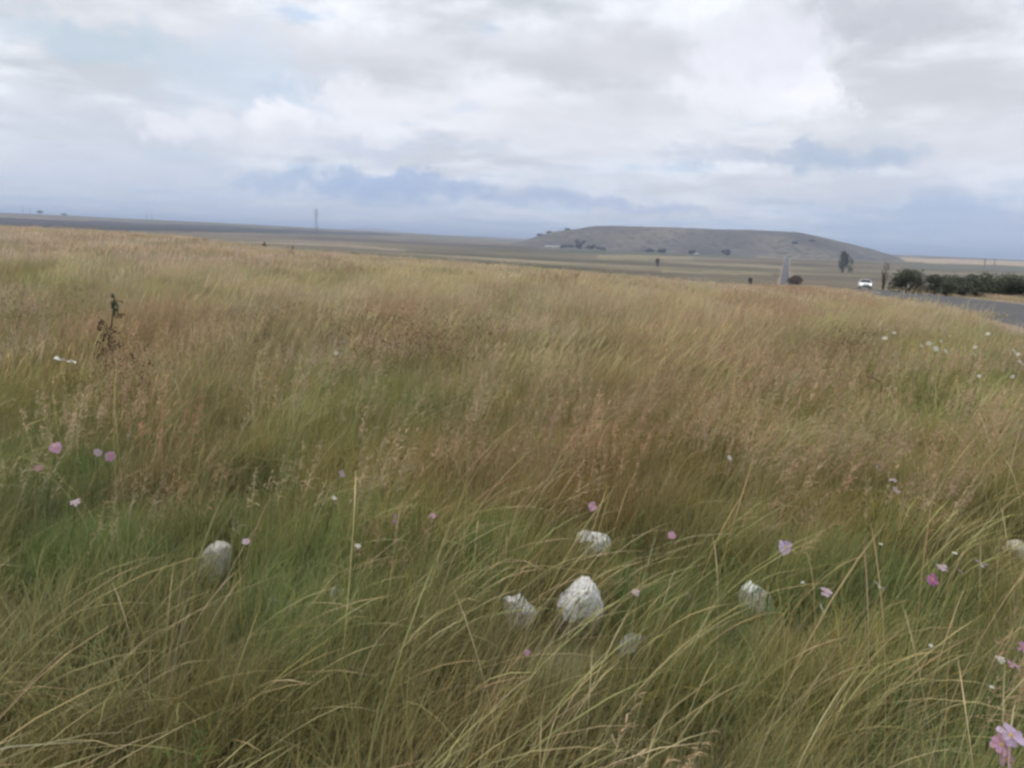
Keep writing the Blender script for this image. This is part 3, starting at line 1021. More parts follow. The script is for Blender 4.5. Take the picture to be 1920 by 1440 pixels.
def stone_mesh(seed, w, d, h, cuts=9):
    """an angular block: a rounded cube cut by random planes"""
    g = random.Random(seed)
    bm = bmesh.new()
    bmesh.ops.create_icosphere(bm, subdivisions=5, radius=1.0)
    for v in bm.verts:                       # superellipsoid
        c = v.co; m = (abs(c.x) ** 4 + abs(c.y) ** 4 + abs(c.z) ** 4) ** .25
        v.co = c / m
    planes = []
    for _ in range(cuts):
        n = Vector((g.gauss(0, 1), g.gauss(0, 1), g.gauss(.25, .8))).normalized()
        planes.append((n, g.uniform(.62, .92)))
    for v in bm.verts:
        for n, o in planes:
            e = v.co.dot(n) - o
            if e > 0: v.co -= n * e
        q = v.co + Vector((seed, seed * 2, 0))
        v.co *= 1 + .10 * mnoise.fractal(q * 1.7, .8, 2.1, 5) + .05 * abs(mnoise.noise(q * 5))
    for v in bm.verts:
        v.co = Vector((v.co.x * w / 2, v.co.y * d / 2, (v.co.z + 1) * h / 2))
    me = bpy.data.meshes.new("stone"); bm.to_mesh(me); bm.free()
    mn = [min(v.co[k] for v in me.vertices) for k in range(3)]; mx = [max(v.co[k] for v in me.vertices) for k in range(3)]
    for v in me.vertices:
        v.co.x *= w / (mx[0] - mn[0]); v.co.z = (v.co.z - mn[2]) * h / (mx[2] - mn[2])
    return me


def block_mesh(w, d, h):
    """the largest stone: a five sided block with a ridge, bevelled and roughened"""
    g = random.Random(4)
    out = [(-.50, .12), (-.44, .58), (.02, .92), (.16, 1.0), (.34, .90), (.50, .66), (.48, .22), (.16, .0), (-.22, .0)]
    bm = bmesh.new(); ring = []
    for yy, k in ((-.30, .80), (-.06, 1.0), (.42, .92)):
        ring.append([bm.verts.new(((x * k + (.03 if yy < -.1 else 0)) * w, yy * d, (z * k + (1 - k) * .42) * h)) for x, z in out])
    n = len(out)
    for a_, b_ in zip(ring[:-1], ring[1:]):
        for i in range(n): bm.faces.new((a_[i], a_[(i + 1) % n], b_[(i + 1) % n], b_[i]))
    bm.faces.new(ring[0][::-1]); bm.faces.new(ring[-1])
    bmesh.ops.recalc_face_normals(bm, faces=bm.faces)
    bmesh.ops.bevel(bm, geom=list(bm.edges), offset=.012, segments=2, affect="EDGES")
    bmesh.ops.triangulate(bm, faces=bm.faces)
    bmesh.ops.subdivide_edges(bm, edges=bm.edges, cuts=2, use_grid_fill=True)
    bmesh.ops.subdivide_edges(bm, edges=bm.edges, cuts=1, use_grid_fill=True)
    for v in bm.verts:
        c = v.co * 22
        v.co += Vector((mnoise.fractal(c, .8, 2.1, 5), mnoise.fractal(c + Vector((9, 0, 0)), .8, 2.1, 5), mnoise.fractal(c + Vector((0, 9, 0)), .8, 2.1, 5))) * .007
    me = bpy.data.meshes.new("stone"); bm.to_mesh(me); bm.free()
    return me


for k, ((nm, px, py, wp, hp, lab), p) in enumerate(zip(STONES, STONE_P)):
    dist = np.linalg.norm(p - np.array([0, 0, CAM_Z]))
    w, h = wp / F * dist, hp / F * dist * (1.12 if k == 3 else 1.03)
    me = block_mesh(w, w, h + .03) if k == 0 else stone_mesh(40 + k * 3, w, w * .9, h + .03, {2: 4, 10: 6}.get(k, 12))
    o = mesh_obj(nm, me, (PAINT, PAINT, PAINT, PAINT2, PAINT2, CREAM, GREYS, DULL, GREYS, DULL, TANS)[k], None,
                 (p[0], p[1], gz(p[0], p[1]) - .03))
    o.rotation_euler = (random.uniform(-.1, .1), random.uniform(-.12, .12) + (-.12 if k == 1 else .0), random.uniform(0, .6) if k else .12)
    tag(o, lab, "stone", {"white_stone": "white painted stones in the grass", "grey_stone": "grey stones in the grass"}.get(nm))

# ------------------------------------------------------------------ flowers
def petal_material(name, c, c2):
    m = bpy.data.materials.new(name); m.use_nodes = True
    t = m.node_tree; N = NT(t); b = t.nodes["Principled BSDF"]
    b.inputs["Roughness"].default_value = .7; b.inputs["Specular IOR Level"].default_value = .15
    tc = N.n("ShaderNodeTexCoord"); n = N.noise(tc.outputs["Object"], 90, 3)
    cc = N.mix(n, tuple(c), tuple(c2)); N.link(cc, b.inputs["Base Color"])
    tr = N.n("ShaderNodeBsdfTranslucent"); N.link(cc, tr.inputs[0])
    mx = N.n("ShaderNodeMixShader"); mx.inputs[0].default_value = .3
    N.link(b.outputs[0], mx.inputs[1]); N.link(tr.outputs[0], mx.inputs[2]); N.link(mx.outputs[0], t.nodes["Material Output"].inputs[0])
    return m


PET = {"pink": petal_material("pink_petal", (.50, .26, .39), (.56, .36, .47)), "pale": petal_material("pale_petal", (.50, .38, .45), (.56, .46, .52)),
       "lilac": petal_material("lilac_petal", (.58, .42, .60), (.64, .52, .66)), "magenta": petal_material("magenta_petal", (.36, .12, .26), (.42, .17, .32)),
       "white": petal_material("white_petal", (.60, .60, .52), (.66, .66, .58)), "dusky": petal_material("dusky_petal", (.30, .17, .19), (.34, .2, .22))}
EYE = material("flower_eye", (.55, .38, .05), .9, .3, 200)
STEM = material("flower_stem", (.11, .15, .055), .8, .2, 30, translucent=.2)


def petal_mesh(seed):
    g = random.Random(seed); V, Fc = [], []
    prof = [(.10, .05), (.30, .13), (.55, .21), (.80, .25), (.95, .20), (1.0, .10)]
    for r, w in prof:
        for s in (-1, -.4, .4, 1):
            notch = .03 * math.sin(s * 7 + seed) if r > .9 else 0
            V.append((r + notch, w * s * 1.25, -.10 * r * r + .05 * abs(s) + g.uniform(-.01, .01)))
    for i in range(len(prof) - 1):
        for j in range(3):
            Fc.append((i * 4 + j, i * 4 + j + 1, (i + 1) * 4 + j + 1, (i + 1) * 4 + j))
    me = bpy.data.meshes.new("petal"); me.from_pydata(V, [], Fc); me.update()
    return me


PETALS = {}
for key in PET:
    PETALS[key] = []
    for s in range(3):
        me = petal_mesh(s + 5); me.materials.append(PET[key]); PETALS[key].append(me)
_eb = bmesh.new(); bmesh.ops.create_icosphere(_eb, subdivisions=2, radius=.17)
for v in _eb.verts: v.co.z *= .55
EYE_ME = bpy.data.meshes.new("flower_eye"); _eb.to_mesh(EYE_ME); _eb.free(); EYE_ME.materials.append(EYE)


def flower(px, py, dpx, colr, label, tilt=None, h=.48, group="cosmos flowers in the grass", name="cosmos_flower", cup=0.0, np_=8, depth=None):
    p = hit(px, py, h) if depth is None else at_depth(px, py, depth)
    g = random.Random(int(px * 7 + py))
    dist = float(np.linalg.norm(p - np.array([0, 0, CAM_Z])))
    rad = dpx / F * dist * .41
    bx, by = p[0] - g.uniform(.0, .12), p[1] + g.uniform(-.02, .1)
    bz = gz(bx, by)
    root = empty(name, (bx, by, bz)); tag(root, label, "flower", group)
    top = Vector((p[0] - bx, p[1] - by, p[2] - bz))
    # direction the flower faces: default towards the light and a little to the viewer
    if tilt is None: tilt = (g.uniform(-.4, .4), -.75, .75)
    ax = Vector(tilt).normalized()
    rot = ax.to_track_quat("Z", "X")
    s = MB()
    mid = top * .5 + Vector((-.02, .01, 0))
    s.tube([(0, 0, -.02), tuple(mid * .6), tuple(mid), tuple(top * .82 - ax * rad * .3), tuple(top - ax * rad * .12)], [.0032, .0026, .0022, .0018, .0016], 5)
    s.build("stem", STEM, root, True)
    off = g.uniform(0, 1)
    for k in range(np_):
        q = mesh_obj("petal", PETALS[colr][k % 3], None, root)
        tip = Matrix.Rotation(-cup - g.uniform(-.25, .45), 4, "Y"); pl_ = rad * g.uniform(.82, 1.1)
        q.matrix_local = Matrix.Translation(top) @ rot.to_matrix().to_4x4() @ Matrix.Rotation(2 * math.pi * (k + off) / np_ + g.uniform(-.08, .08), 4, "Z") @ tip @ Matrix.Diagonal((pl_, rad * g.uniform(.8, 1.1), rad, 1))
    e = mesh_obj("eye", EYE_ME, None, root)
    e.matrix_local = Matrix.Translation(top + ax * rad * .03) @ rot.to_matrix().to_4x4() @ Matrix.Diagonal((rad, rad, rad, 1))
    if dpx >= 17:                                    # a side branch with a closed bud
        a = g.uniform(-2.6, -.5); f = g.uniform(.5, .72); c0 = mid + (top - mid) * (f - .5) * 1.4
        tipb = c0 + Vector((math.cos(a) * .05, math.sin(a) * .05, g.uniform(.05, .10)))
        s = MB(); s.tube([tuple(c0), tuple((c0 + tipb) / 2 + Vector((0, 0, -.012))), tuple(tipb)], [.0018, .0015, .0012], 5); s.build("branch", STEM, root, True)
        s = MB(); s.tube([tuple(tipb + Vector((0, 0, z_))) for z_ in (-.003, .002, .007, .012)], [.002, .0055, .005, .001], 7); s.build("bud", STEM, root, True)
    for k in range(6):                               # feathery leaves on the stem
        a = g.uniform(0, 6.28); f = g.uniform(.15, .7); c0 = top * f
        lb = Blades(); gg = np.random.default_rng(g.randint(0, 9999))
        d = np.array([math.cos(a), math.sin(a), .5]); L = g.uniform(.05, .11)
        c0 = np.array(c0)
        lb.ribbon([c0, c0 + d * L * .5, c0 + d * L], np.array([.002, .003, .001]), side_of(a, gg, 1.4), np.ones(3))
        for j in range(7):
            q0 = c0 + d * L * gg.uniform(.2, 1); e2 = d * .4 + gg.normal(0, .5, 3)
            lb.ribbon([q0, q0 + e2 * .015, q0 + e2 * .03], np.array([.0014, .002, .0006]), side_of(a, gg, 1.4), np.ones(3))
        mesh_obj("leaf", lb.mesh("leaf", STEM), None, root)
    return root


UP, SIDE = (.1, -.2, 1), (.8, -.45, .35)
FL = [
    (104, 840, 26, "pink", "largest pink cosmos on the far left, facing the viewer", None, .55),
    (183, 849, 17, "pale", "small faint pink cosmos just left of a pink pair on the left", SIDE, .5),
    (207, 855, 22, "pink", "pink cosmos with drooping petals above a bright yellow green tuft", (.5, -.8, .1), .5),
    (72, 878, 20, "dusky", "faded dusky cosmos below the largest pink one on the far left", UP, .45),
    (141, 942, 22, "pale", "dull pale cosmos low in grass near the left edge", UP, .45),
    (641, 888, 18, "pale", "pale cosmos alone in green grass left of centre", SIDE, .5),
    (461, 1015, 20, "pale", "pale pink cosmos above right of the cracked grey stone", UP, .38),
    (741, 972, 24, "pink", "pink cosmos seen edge on, upright oval shape", (.95, -.3, .1), .45),
    (813, 968, 24, "pink", "flat pink cosmos seen from the side, right of the upright oval one", (0, .25, 1), .45),
    (1111, 950, 22, "pink", "pink cosmos directly behind the half covered white stone", None, .42),
    (1260, 1004, 20, "pink", "small pink cosmos between the white stones and the large lilac flower", None, .42),
    (1472, 1026, 33, "lilac", "large pale lilac cosmos standing above the brightest white stone", (.25, -.85, .5), .48),
    (1643, 877, 16, "pale", "highest of three pale cosmos on the right", SIDE, .5),
    (1675, 900, 17, "pale", "middle of three pale cosmos on the right", UP, .5),
    (1679, 919, 18, "pale", "lowest of three pale cosmos on the right, petals spread", (.5, -.5, .7), .5),
    (1548, 1110, 27, "pale", "ragged pale lilac cosmos right of the brightest white stone", (.3, -.3, .9), .4),
    (1541, 1140, 20, "white", "curved whitish cosmos below the ragged pale lilac one", SIDE, .35),
    (1648, 1098, 24, "white", "white cosmos tilted sideways in the bright green grass", (.75, -.1, .75), .45),
    (1749, 1087, 25, "magenta", "deep magenta cosmos, the darkest pink flower on the right", None, .48),
    (1766, 1063, 22, "pale", "faint pale cosmos just above the deep magenta one", UP, .45),
    (1801, 1072, 18, "pale", "pale cosmos seen from the side right of the magenta one", (.6, .1, .8), .48),
    (1839, 1056, 27, "pale", "pale pink cosmos left of the cream stone at the right edge", (.25, .05, .95), .5),
    (1790, 1037, 10, "white", "tiny whitish bud above the magenta cosmos", UP, .5),
    (671, 1024, 13, "white", "small creamy white daisy alone in dark green grass", (.3, -.4, .8), .4),
    (627, 934, 14, "white", "faint whitish flower below the pale cosmos left of centre", UP, .42),
    (988, 1223, 15, "pink", "small pink cosmos bud below the narrow white stone", None, .3),
    (1192, 1111, 20, "pale", "pale cosmos over a dark hollow right of the largest white stone", UP, .36),
    (1291, 1118, 18, "dusky", "withered dark red cosmos left of the brightest white stone", SIDE, .3),
    (1917, 1214, 24, "pink", "pink cosmos cut by the right edge of the picture", None, .5),
    (1876, 1237, 20, "white", "whitish cosmos left of a flat pink one by the right edge", UP, .48),
    (1900, 1247, 26, "pink", "flat pink cosmos right of a whitish one by the right edge", (.2, -.1, 1), .48),
    (1894, 1379, 46, "lilac", "big lilac cosmos in the lower right corner, highest of three", (.1, -.7, .7), .5),
    (1878, 1396, 36, "pink", "big pink cosmos in the lower right corner, middle of three", (-.2, -.6, .8), .47),
    (1888, 1424, 34, "pink", "pink cosmos at the bottom of the lower right corner", (.3, -.8, .4), .44),
    (1368, 858, 12, "white", "small white flower alone in brown grass right of centre", None, .5),
    (1745, 1210, 9, "white", "tiny white flower left of the pink ones by the right edge", UP, .45),
    (630, 662, 10, "white", "small white flower far out in the grass, left of centre", None, .5),
    (1505, 1092, 9, "white", "tiny pale bud between the large lilac and the ragged cosmos", UP, .4),
    (1652, 1020, 9, "white", "tiny cream flower in the brightest green patch", UP, .45),
    (1860, 1288, 9, "white", "tiny cream flower below the pair by the right edge", UP, .45),
]
for px, py, dpx, c, lab, tl, h in FL:
    flower(px, py, dpx, c, lab, tl, h)
DAISY = [(1659, 634, "leftmost white daisy of the clump by the road"), (1677, 624, "cream daisy above the leftmost one of the roadside clump"),
         (1641, 645, "dim daisy low at the left end of the roadside clump"), (1728, 648, "dim white daisy left of the brightest ones in the roadside clump"),
         (1742, 644, "bright white daisy, highest of the close bright group by the road"), (1755, 654, "bright cream daisy in the middle of the roadside clump"),
         (1774, 658, "bright daisy right end of the close bright group by the road"), (1765, 640, "pale daisy above the close bright group by the road"),
         (1781, 630, "dull daisy topmost in the middle of the roadside clump"), (1829, 651, "small daisy above a pair right of the roadside clump's middle"),
         (1827, 665, "left daisy of a pair in the right half of the roadside clump"), (1837, 663, "right daisy of a pair in the right half of the roadside clump"),
         (1852, 626, "single white daisy highest on the right, against the verge"), (1901, 658, "white daisy near the right edge above the bush of pale flowers"),
         (1909, 664, "dull daisy beside the one near the right edge"), (1914, 681, "largest white bloom at the right edge among green leaves"),
         (1836, 705, "faint daisy well below the roadside clump"), (1899, 706, "faint daisy low by the right edge")]
for k, (px, py, lab) in enumerate(DAISY):
    flower(px, py, (9, 7, 6, 8, 9, 10, 9, 7, 6, 7, 8, 8, 8, 9, 7, 14, 7, 7)[k] * 1.15, "white", lab, (random.uniform(-.7, .7), -.6, random.uniform(.2, 1.2)), .66, "white daisies near the road", "daisy", 0, 8)

# ------------------------------------------------------------------ tall weed, litter, twig
LEAF = material("weed_leaf", (.062, .080, .048), .8, .25, 20, translucent=.25)
DRYB = material("dry_brown", (.12, .078, .045), .9, .3, 25)


def tall_weed():
    b = hit(197, 705, .0); dep = b[1]
    tp = at_depth(214, 562, dep)
    root = empty("tall_weed", (b[0], b[1], gz(b[0], b[1])))
    tag(root, "tall dark weed with leafy tip and brown seed clusters, standing above grass on the left", "weed")
    T = Vector(tp - np.array(root.location))
    m = MB(); pts = [Vector((0, 0, -.02)), T * .35 + Vector((-.01, 0, 0)), T * .7 + Vector((.005, 0, 0)), T]
    m.tube(pts, [.012, .010, .008, .005], 6); m.build("stem", DRYB, root, True)
    g = np.random.default_rng(5)
    for k in range(16):
        B = Blades(); a = g.uniform(0, 6.28); d = np.array([math.cos(a) * .7 + .35, math.sin(a) * .7, g.uniform(-.5, .5)])
        c0 = np.array(T) + np.array([0, 0, g.uniform(-.10, .02)]); L = g.uniform(.07, .16)
        B.ribbon([c0, c0 + d * L * .4, c0 + d * L * .8, c0 + d * L + np.array([0, 0, -.02])], np.array([.01, .035, .028, .004]), side_of(a, g, .8), np.ones(3))
        mesh_obj("leaf", B.mesh("leaf", LEAF), None, root)
    for k in range(46):
        f = min(abs(g.normal(.42, .18)), .72); c0 = np.array(T) * f
        B = Blades(); a = g.uniform(0, 6.28); L = g.uniform(.03, .12)
        d = np.array([math.cos(a), math.sin(a), g.uniform(.1, .9)])
        e = c0 + d * L
        B.ribbon([c0, e], np.array([.005, .004]), side_of(a, g, 1), np.ones(3))
        for j in range(7):
            q = e + g.normal(0, .018, 3); a2 = g.uniform(0, 6.28)
            B.ribbon([q - [0, 0, .012], q, q + [0, 0, .012]], np.array([.006, .022, .006]), np.array([math.cos(a2), math.sin(a2), .2]), np.ones(3))
        mesh_obj("seed_cluster", B.mesh("seed_cluster", DRYB), None, root)


tall_weed()


def litter():
    p, q = hit(102, 671, .42), hit(142, 679, .42)
    a, b = Vector(p), Vector(q)
    root = empty("plastic_litter", a); tag(root, "torn white plastic strip caught on the grass at the far left", "litter")
    m = material("white_plastic", (.80, .80, .76), .45, .1, 40, .2, .5)
    L = (b - a); n = 14; V, Fc = [], []
    for i in range(n):
        t = i / (n - 1); c = L * t + Vector((0, 0, .007 * math.sin(t * 17) + .005 * math.sin(t * 41)))
        w = .005 + .010 * abs(math.sin(t * 9.3 + .4))
        s = Vector((.1, math.cos(t * 6), math.sin(t * 6) + .6)).normalized() * w
        nrm = Vector((0, -1, .3)).normalized() * .0015
        V += [c - s - nrm, c + s - nrm, c + s + nrm, c - s + nrm]
    for i in range(n - 1):
        for k in range(4):
            Fc.append((i * 4 + k, i * 4 + (k + 1) % 4, (i + 1) * 4 + (k + 1) % 4, (i + 1) * 4 + k))
    me = bpy.data.meshes.new("strip"); me.from_pydata([tuple(v) for v in V], [], Fc); me.update()
    mesh_obj("strip", me, m, root)


litter()


def twig():
    p, q = hit(1622, 704, .5), hit(1653, 719, .5)
    b = hit(1655, 760, 0.0)
    root = empty("dead_twig", (q[0], q[1], gz(q[0], q[1]))); tag(root, "dark dead twig slanting out of the grass below the roadside daisies", "twig")
    o = np.array(root.location); m = MB()
    P, Q_ = Vector(p - o), Vector(q - o)
    m.tube([(Q_.x + .05, Q_.y, -.02), tuple(Q_), tuple((P + Q_) / 2 + Vector((0, 0, .02))), tuple(P)], [.003, .007, .008, .005], 6)
    m.build("stick", DRYB, root, True)
    m = MB()
    m.tube([tuple(P * .6 + Q_ * .4), tuple(P * .75 + Q_ * .25 + Vector((.03, 0, .07)))], [.006, .004], 5); m.build("side_shoot", DRYB, root, True)


twig()

# ------------------------------------------------------------------ trees and bushes
BARK = material("bark", (.075, .058, .042), .95, .3, 6, .4)
LEAFM = {}


def leaf_material(name, c):
    if name not in LEAFM:
        LEAFM[name] = material(name, c, .8, .2, .8, translucent=.22, attr=True)
    return LEAFM[name]


def crown_mesh(seed, w, d, h, n, leaf, z0=.0, lobes=9, brk=.55):
    """leaves spread through several uneven lobes, with gaps between them"""
    g = np.random.default_rng(seed); V, Q, C = [], [], []
    ls = []
    for k in range(lobes):
        a = g.uniform(0, 6.28); q = math.sqrt(g.random()) * .62
        zc = g.uniform(.18, .82)
        s = g.uniform(.22, .42) * (1.1 - .5 * abs(zc - .45))
        ls.append((q * math.cos(a) * w / 2, q * math.sin(a) * d / 2, zc * h, s * w * .55, s * d * .55, s * h * .8, g.uniform(.75, 1.25)))
    for k in range(n):
        L = ls[g.integers(0, lobes)]
        v = g.normal(0, 1, 3); v /= np.linalg.norm(v); rr = g.random() ** .45 * (1 + g.normal(0, .12))
        p = np.array([L[0] + v[0] * L[3] * rr, L[1] + v[1] * L[4] * rr, z0 + L[2] + v[2] * L[5] * rr])
        if p[2] < .02: p[2] = g.uniform(.02, .2) * h * .3
        a = g.normal(0, 1, 3); a /= np.linalg.norm(a); b = np.cross(a, g.normal(0, 1, 3)); b /= np.linalg.norm(b)
        s = leaf * g.uniform(.6, 1.4)
        k0 = len(V)
        V += [p - a * s, p + b * s * .45, p + a * s, p - b * s * .45]; Q.append((k0, k0 + 1, k0 + 2, k0 + 3))
        c = L[6] * g.uniform(.75, 1.25) * np.array([1 + g.normal(0, .06), 1, 1 + g.normal(0, .06)])
        C += [c] * 4
    return np_mesh("crown", V, Q, None, np.array(C))


def trunk_mesh(seed, h, r, spread, n=5):
    g = random.Random(seed); m = MB()
    m.tube([(0, 0, -.15), (g.uniform(-.05, .05) * h, 0, h * .3), (g.uniform(-.08, .08) * h, g.uniform(-.05, .05) * h, h * .75)], [r * 1.25, r, r * .45], 7)
    for k in range(n):
        a = g.uniform(0, 6.28); z = g.uniform(.15, .5) * h
        m.tube([(0, 0, z), (math.cos(a) * spread * .25, math.sin(a) * spread * .25, z + h * .18), (math.cos(a) * spread * .45, math.sin(a) * spread * .45, z + h * .38)], [r * .6, r * .4, r * .15], 5)
    return m.mesh("trunk", True)


CR = {}


def tree(name, cat, label, px, ybase, Y, wpx, hpx, mat="leaf_dark", colr=(.115, .128, .088), n=2600, seed=1, leaf=None, group=None, lobes=9, z0f=.0, trunk=True, zoff=None):
    """a bush or tree standing on the ground Y metres out; the width and height are measured off the photograph"""
    p = at_depth(px, ybase, Y)
    z = surf(p[0], p[1])
    top = at_depth(px, ybase - hpx, Y)
    dist = math.hypot(p[0], p[1])
    h = max(top[2] - z, hpx / F * dist * .6); w = wpx / F * dist
    root = empty(name, (p[0], p[1], z - .03), random.uniform(-.3, .3)); tag(root, label, cat, group)
    lf = leaf if leaf else max(.07, dist * .0011)
    cme = crown_mesh(seed, w, w, h * (1 - z0f), n, lf, h * z0f, lobes)
    mesh_obj("crown", cme, leaf_material(mat, colr), root)
    if trunk:
        mesh_obj("trunk", trunk_mesh(seed, h * .8, max(.035 * h, .04), w), BARK, root)
    return root


HG = "bushes along the far side of the road"
tree("roadside_bush", "bush", "round dark bush standing alone beyond the road, right of the car", 1699, 542, 68, 68, 42, n=4600, seed=3, group=HG, colr=(.120, .130, .092), mat="leaf_grey", lobes=13)
tree("roadside_bush", "bush", "low bush at the left end of the dark hedge beyond the road", 1774, 549, 66, 84, 33, n=6000, seed=4, group=HG, lobes=12)
tree("roadside_bush", "bush", "tallest rounded bush of the dark hedge, left of its middle", 1828, 554, 64, 88, 45, n=6400, seed=5, group=HG, lobes=13)
tree("roadside_bush", "bush", "dense low bush filling the hedge between two taller ones", 1870, 556, 63, 86, 37, n=6000, seed=6, group=HG, lobes=12)
tree("roadside_bush", "bush", "tall dark bush of the hedge cut by the right edge", 1912, 559, 62, 92, 46, n=6400, seed=7, group=HG, lobes=13)
tree("roadside_bush", "bush", "outermost bush continuing the hedge past the right edge", 1962, 560, 61, 70, 46, n=3200, seed=8, group=HG, lobes=11)
tree("thin_sapling", "tree", "thin pale sapling standing left of the round roadside bush", 1657, 530, 105, 14, 44, "leaf_pale", (.13, .13, .10), 260, 9, .09, lobes=7, z0f=.15)
tree("brown_bush", "bush", "low brown bush mound beside the distant straight road", 1490, 528, 300, 40, 12, "leaf_brown", (.13, .098, .075), 2200, 10, .35, lobes=8, trunk=False)
tree("small_bush", "bush", "faint low bush left of the distant straight road", 1407, 522, 420, 12, 6, "leaf_olive", (.09, .085, .05), 400, 11, .4, lobes=5, trunk=False)
tree("field_tree", "tree", "dark upright tree at the right foot of the hill", 1582, 487, 900, 21, 18, n=2200, seed=23, leaf=.8, lobes=18, z0f=.10)
tree("small_bush", "bush", "small bush beside the dark upright tree at the hill's right foot", 1596, 490, 900, 9, 8, n=400, seed=13, leaf=.7, lobes=5, trunk=False)
tree("small_bush", "bush", "single dark bush on the plain below the hill", 1234, 488, 800, 11, 7, "leaf_brown", (.13, .098, .075), 400, 14, .5, lobes=5)
tree("field_bush", "bush", "dark bush on the crest of the grass field, left of centre", 496, 466, 150, 13, 15, "leaf_brown", (.07, .055, .045), 900, 15, .16, lobes=6)
tree("field_bush", "bush", "small pale bush right of the dark crest bush", 546, 465, 170, 9, 7, "leaf_olive", (.09, .085, .05), 400, 16, .16, lobes=5, trunk=False)
tree("field_bush", "bush", "flat grey green bush on the crest below the lattice pylon", 665, 477, 150, 22, 8, "leaf_olive", (.09, .085, .05), 900, 17, .16, lobes=7, trunk=False)
tree("skyline_tree", "tree", "lone dark tree on the skyline at the far left", 75, 403, 3300, 9, 8, n=700, seed=18, leaf=3.0, lobes=6, z0f=.2)
tree("skyline_bush", "bush", "low bush on the skyline right of the lone dark tree", 121, 404, 3300, 12, 4, n=400, seed=19, leaf=3.0, lobes=5, trunk=False)
FT = [(1088, 463, 2000, 16, 13, "rounded tree, tallest of the dark grove at the hill's left foot"), (1062, 466, 1950, 18, 8, "low tree left of the rounded one at the hill's left foot"),
      (1108, 466, 1950, 14, 8, "low tree right of the rounded one at the hill's left foot"), (1045, 467, 1900, 14, 6, "low tree at the left end of the dark grove"),
      (1126, 468, 1900, 16, 5, "flat tree at the right end of the dark grove"), (1218, 471, 1850, 14, 6, "left tree of a dark pair below the hill's middle"),
      (1238, 471, 1850, 18, 8, "right tree of a dark pair below the hill's middle"), (1300, 473, 1850, 16, 6, "dark tree below the highest part of the hill's right half"),
      (1362, 473, 1900, 14, 7, "dark shrub clump right of the white house below the hill"), (1012, 445, 2350, 9, 6, "lowest shrub on the left slope of the hill"),
      (1030, 440, 2380, 9, 6, "middle shrub on the left slope of the hill"), (1064, 436, 2400, 10, 6, "highest shrub on the left slope of the hill"),
      (1490, 462, 2150, 9, 5, "small dark shrub on the right slope of the hill"), (1521, 461, 2200, 8, 5, "highest shrub on the hill's falling right end")]
for k, (px, yb, Y, w, h, lab) in enumerate(FT):
    w, h = w * 1.5, h * (.85 if k else 1)
    tree("distant_tree", "tree", lab, px, yb, Y, w, h, "leaf_far", (.085, .085, .070), 500, 60 + k, Y * .0013, "distant trees round the hill", 6, .05)

# ------------------------------------------------------------------ pylons and poles
STEEL = material("galvanised_steel", (.20, .215, .225), .6, .15, 2, 0, .4)


def pylon(px, ytop, Y, label, wbase=.17, arms=3, group="power pylons on the plain", ybase=None, thick=1.0):
    t = at_depth(px, ytop, Y); z = surf(t[0], t[1]); H = t[2] - z
    root = empty("lattice_pylon", (t[0], t[1], z - .2), .35); tag(root, label, "pylon", group)
    r = H * .0085 * thick; wb, wt = H * wbase / 2, H * .026
    m = MB()
    W = lambda f: wb + (wt - wb) * min(f / .7, 1) ** .8
    for sx in (-1, 1):
        for sy in (-1, 1):
            m = MB(); m.tube([(sx * W(f), sy * W(f), H * f) for f in (0, .35, .7, 1.0)], [r] * 4, 4); m.build("leg", STEEL, root)
    m = MB(); lv = [0, .16, .3, .42, .53, .62, .7, .78, .86, .93, 1.0]
    for a, b in zip(lv[:-1], lv[1:]):
        for s in (-1, 1):
            wa, wb2 = W(a), W(b)
            for P, Q_ in (((-wa, s * wa), (wb2, s * wb2)), ((wa, s * wa), (-wb2, s * wb2)), ((s * wa, -wa), (s * wb2, wb2)), ((s * wa, wa), (s * wb2, -wb2))):
                m.tube([(P[0], P[1], H * a), (Q_[0], Q_[1], H * b)], [r * .55] * 2, 4)
    m.build("bracing", STEEL, root)
    for k in range(arms):
        f = (.74, .85, .96)[k] if arms == 3 else .9
        L = H * (.115, .135, .10)[k]
        m = MB()
        for s in (-1, 1):
            m.tube([(0, 0, H * f), (s * L, 0, H * f)], [r * .9, r * .6], 4); m.tube([(0, 0, H * (f + .04)), (s * L, 0, H * f)], [r * .7, r * .5], 4)
            m.tube([(s * L, 0, H * f), (s * L, 0, H * (f - .045))], [r * .6] * 2, 4)
        m.build("cross_arm", STEEL, root)


pylon(593, 392, 1900, "tall lattice pylon on the plain, the largest on the skyline", wbase=.13, thick=.6)
pylon(275, 401, 3600, "left pylon of a faint close pair on the skyline", thick=1.3)
pylon(284, 401, 3700, "right pylon of a faint close pair on the skyline", thick=1.3)
pylon(42, 390, 3300, "leftmost faint pylon on the skyline", thick=1.2)
pylon(56, 390, 3500, "faint pylon between the leftmost one and the lone tree", thick=1.2)
pylon(178, 402, 3500, "short faint pylon alone between the skyline tree and the pair", thick=1.3)
pylon(1848, 484, 1300, "left of two faint pylons above the hedge at the right", thick=1.1)
pylon(1866, 485, 1500, "right of two faint pylons above the hedge at the right", thick=1.1)


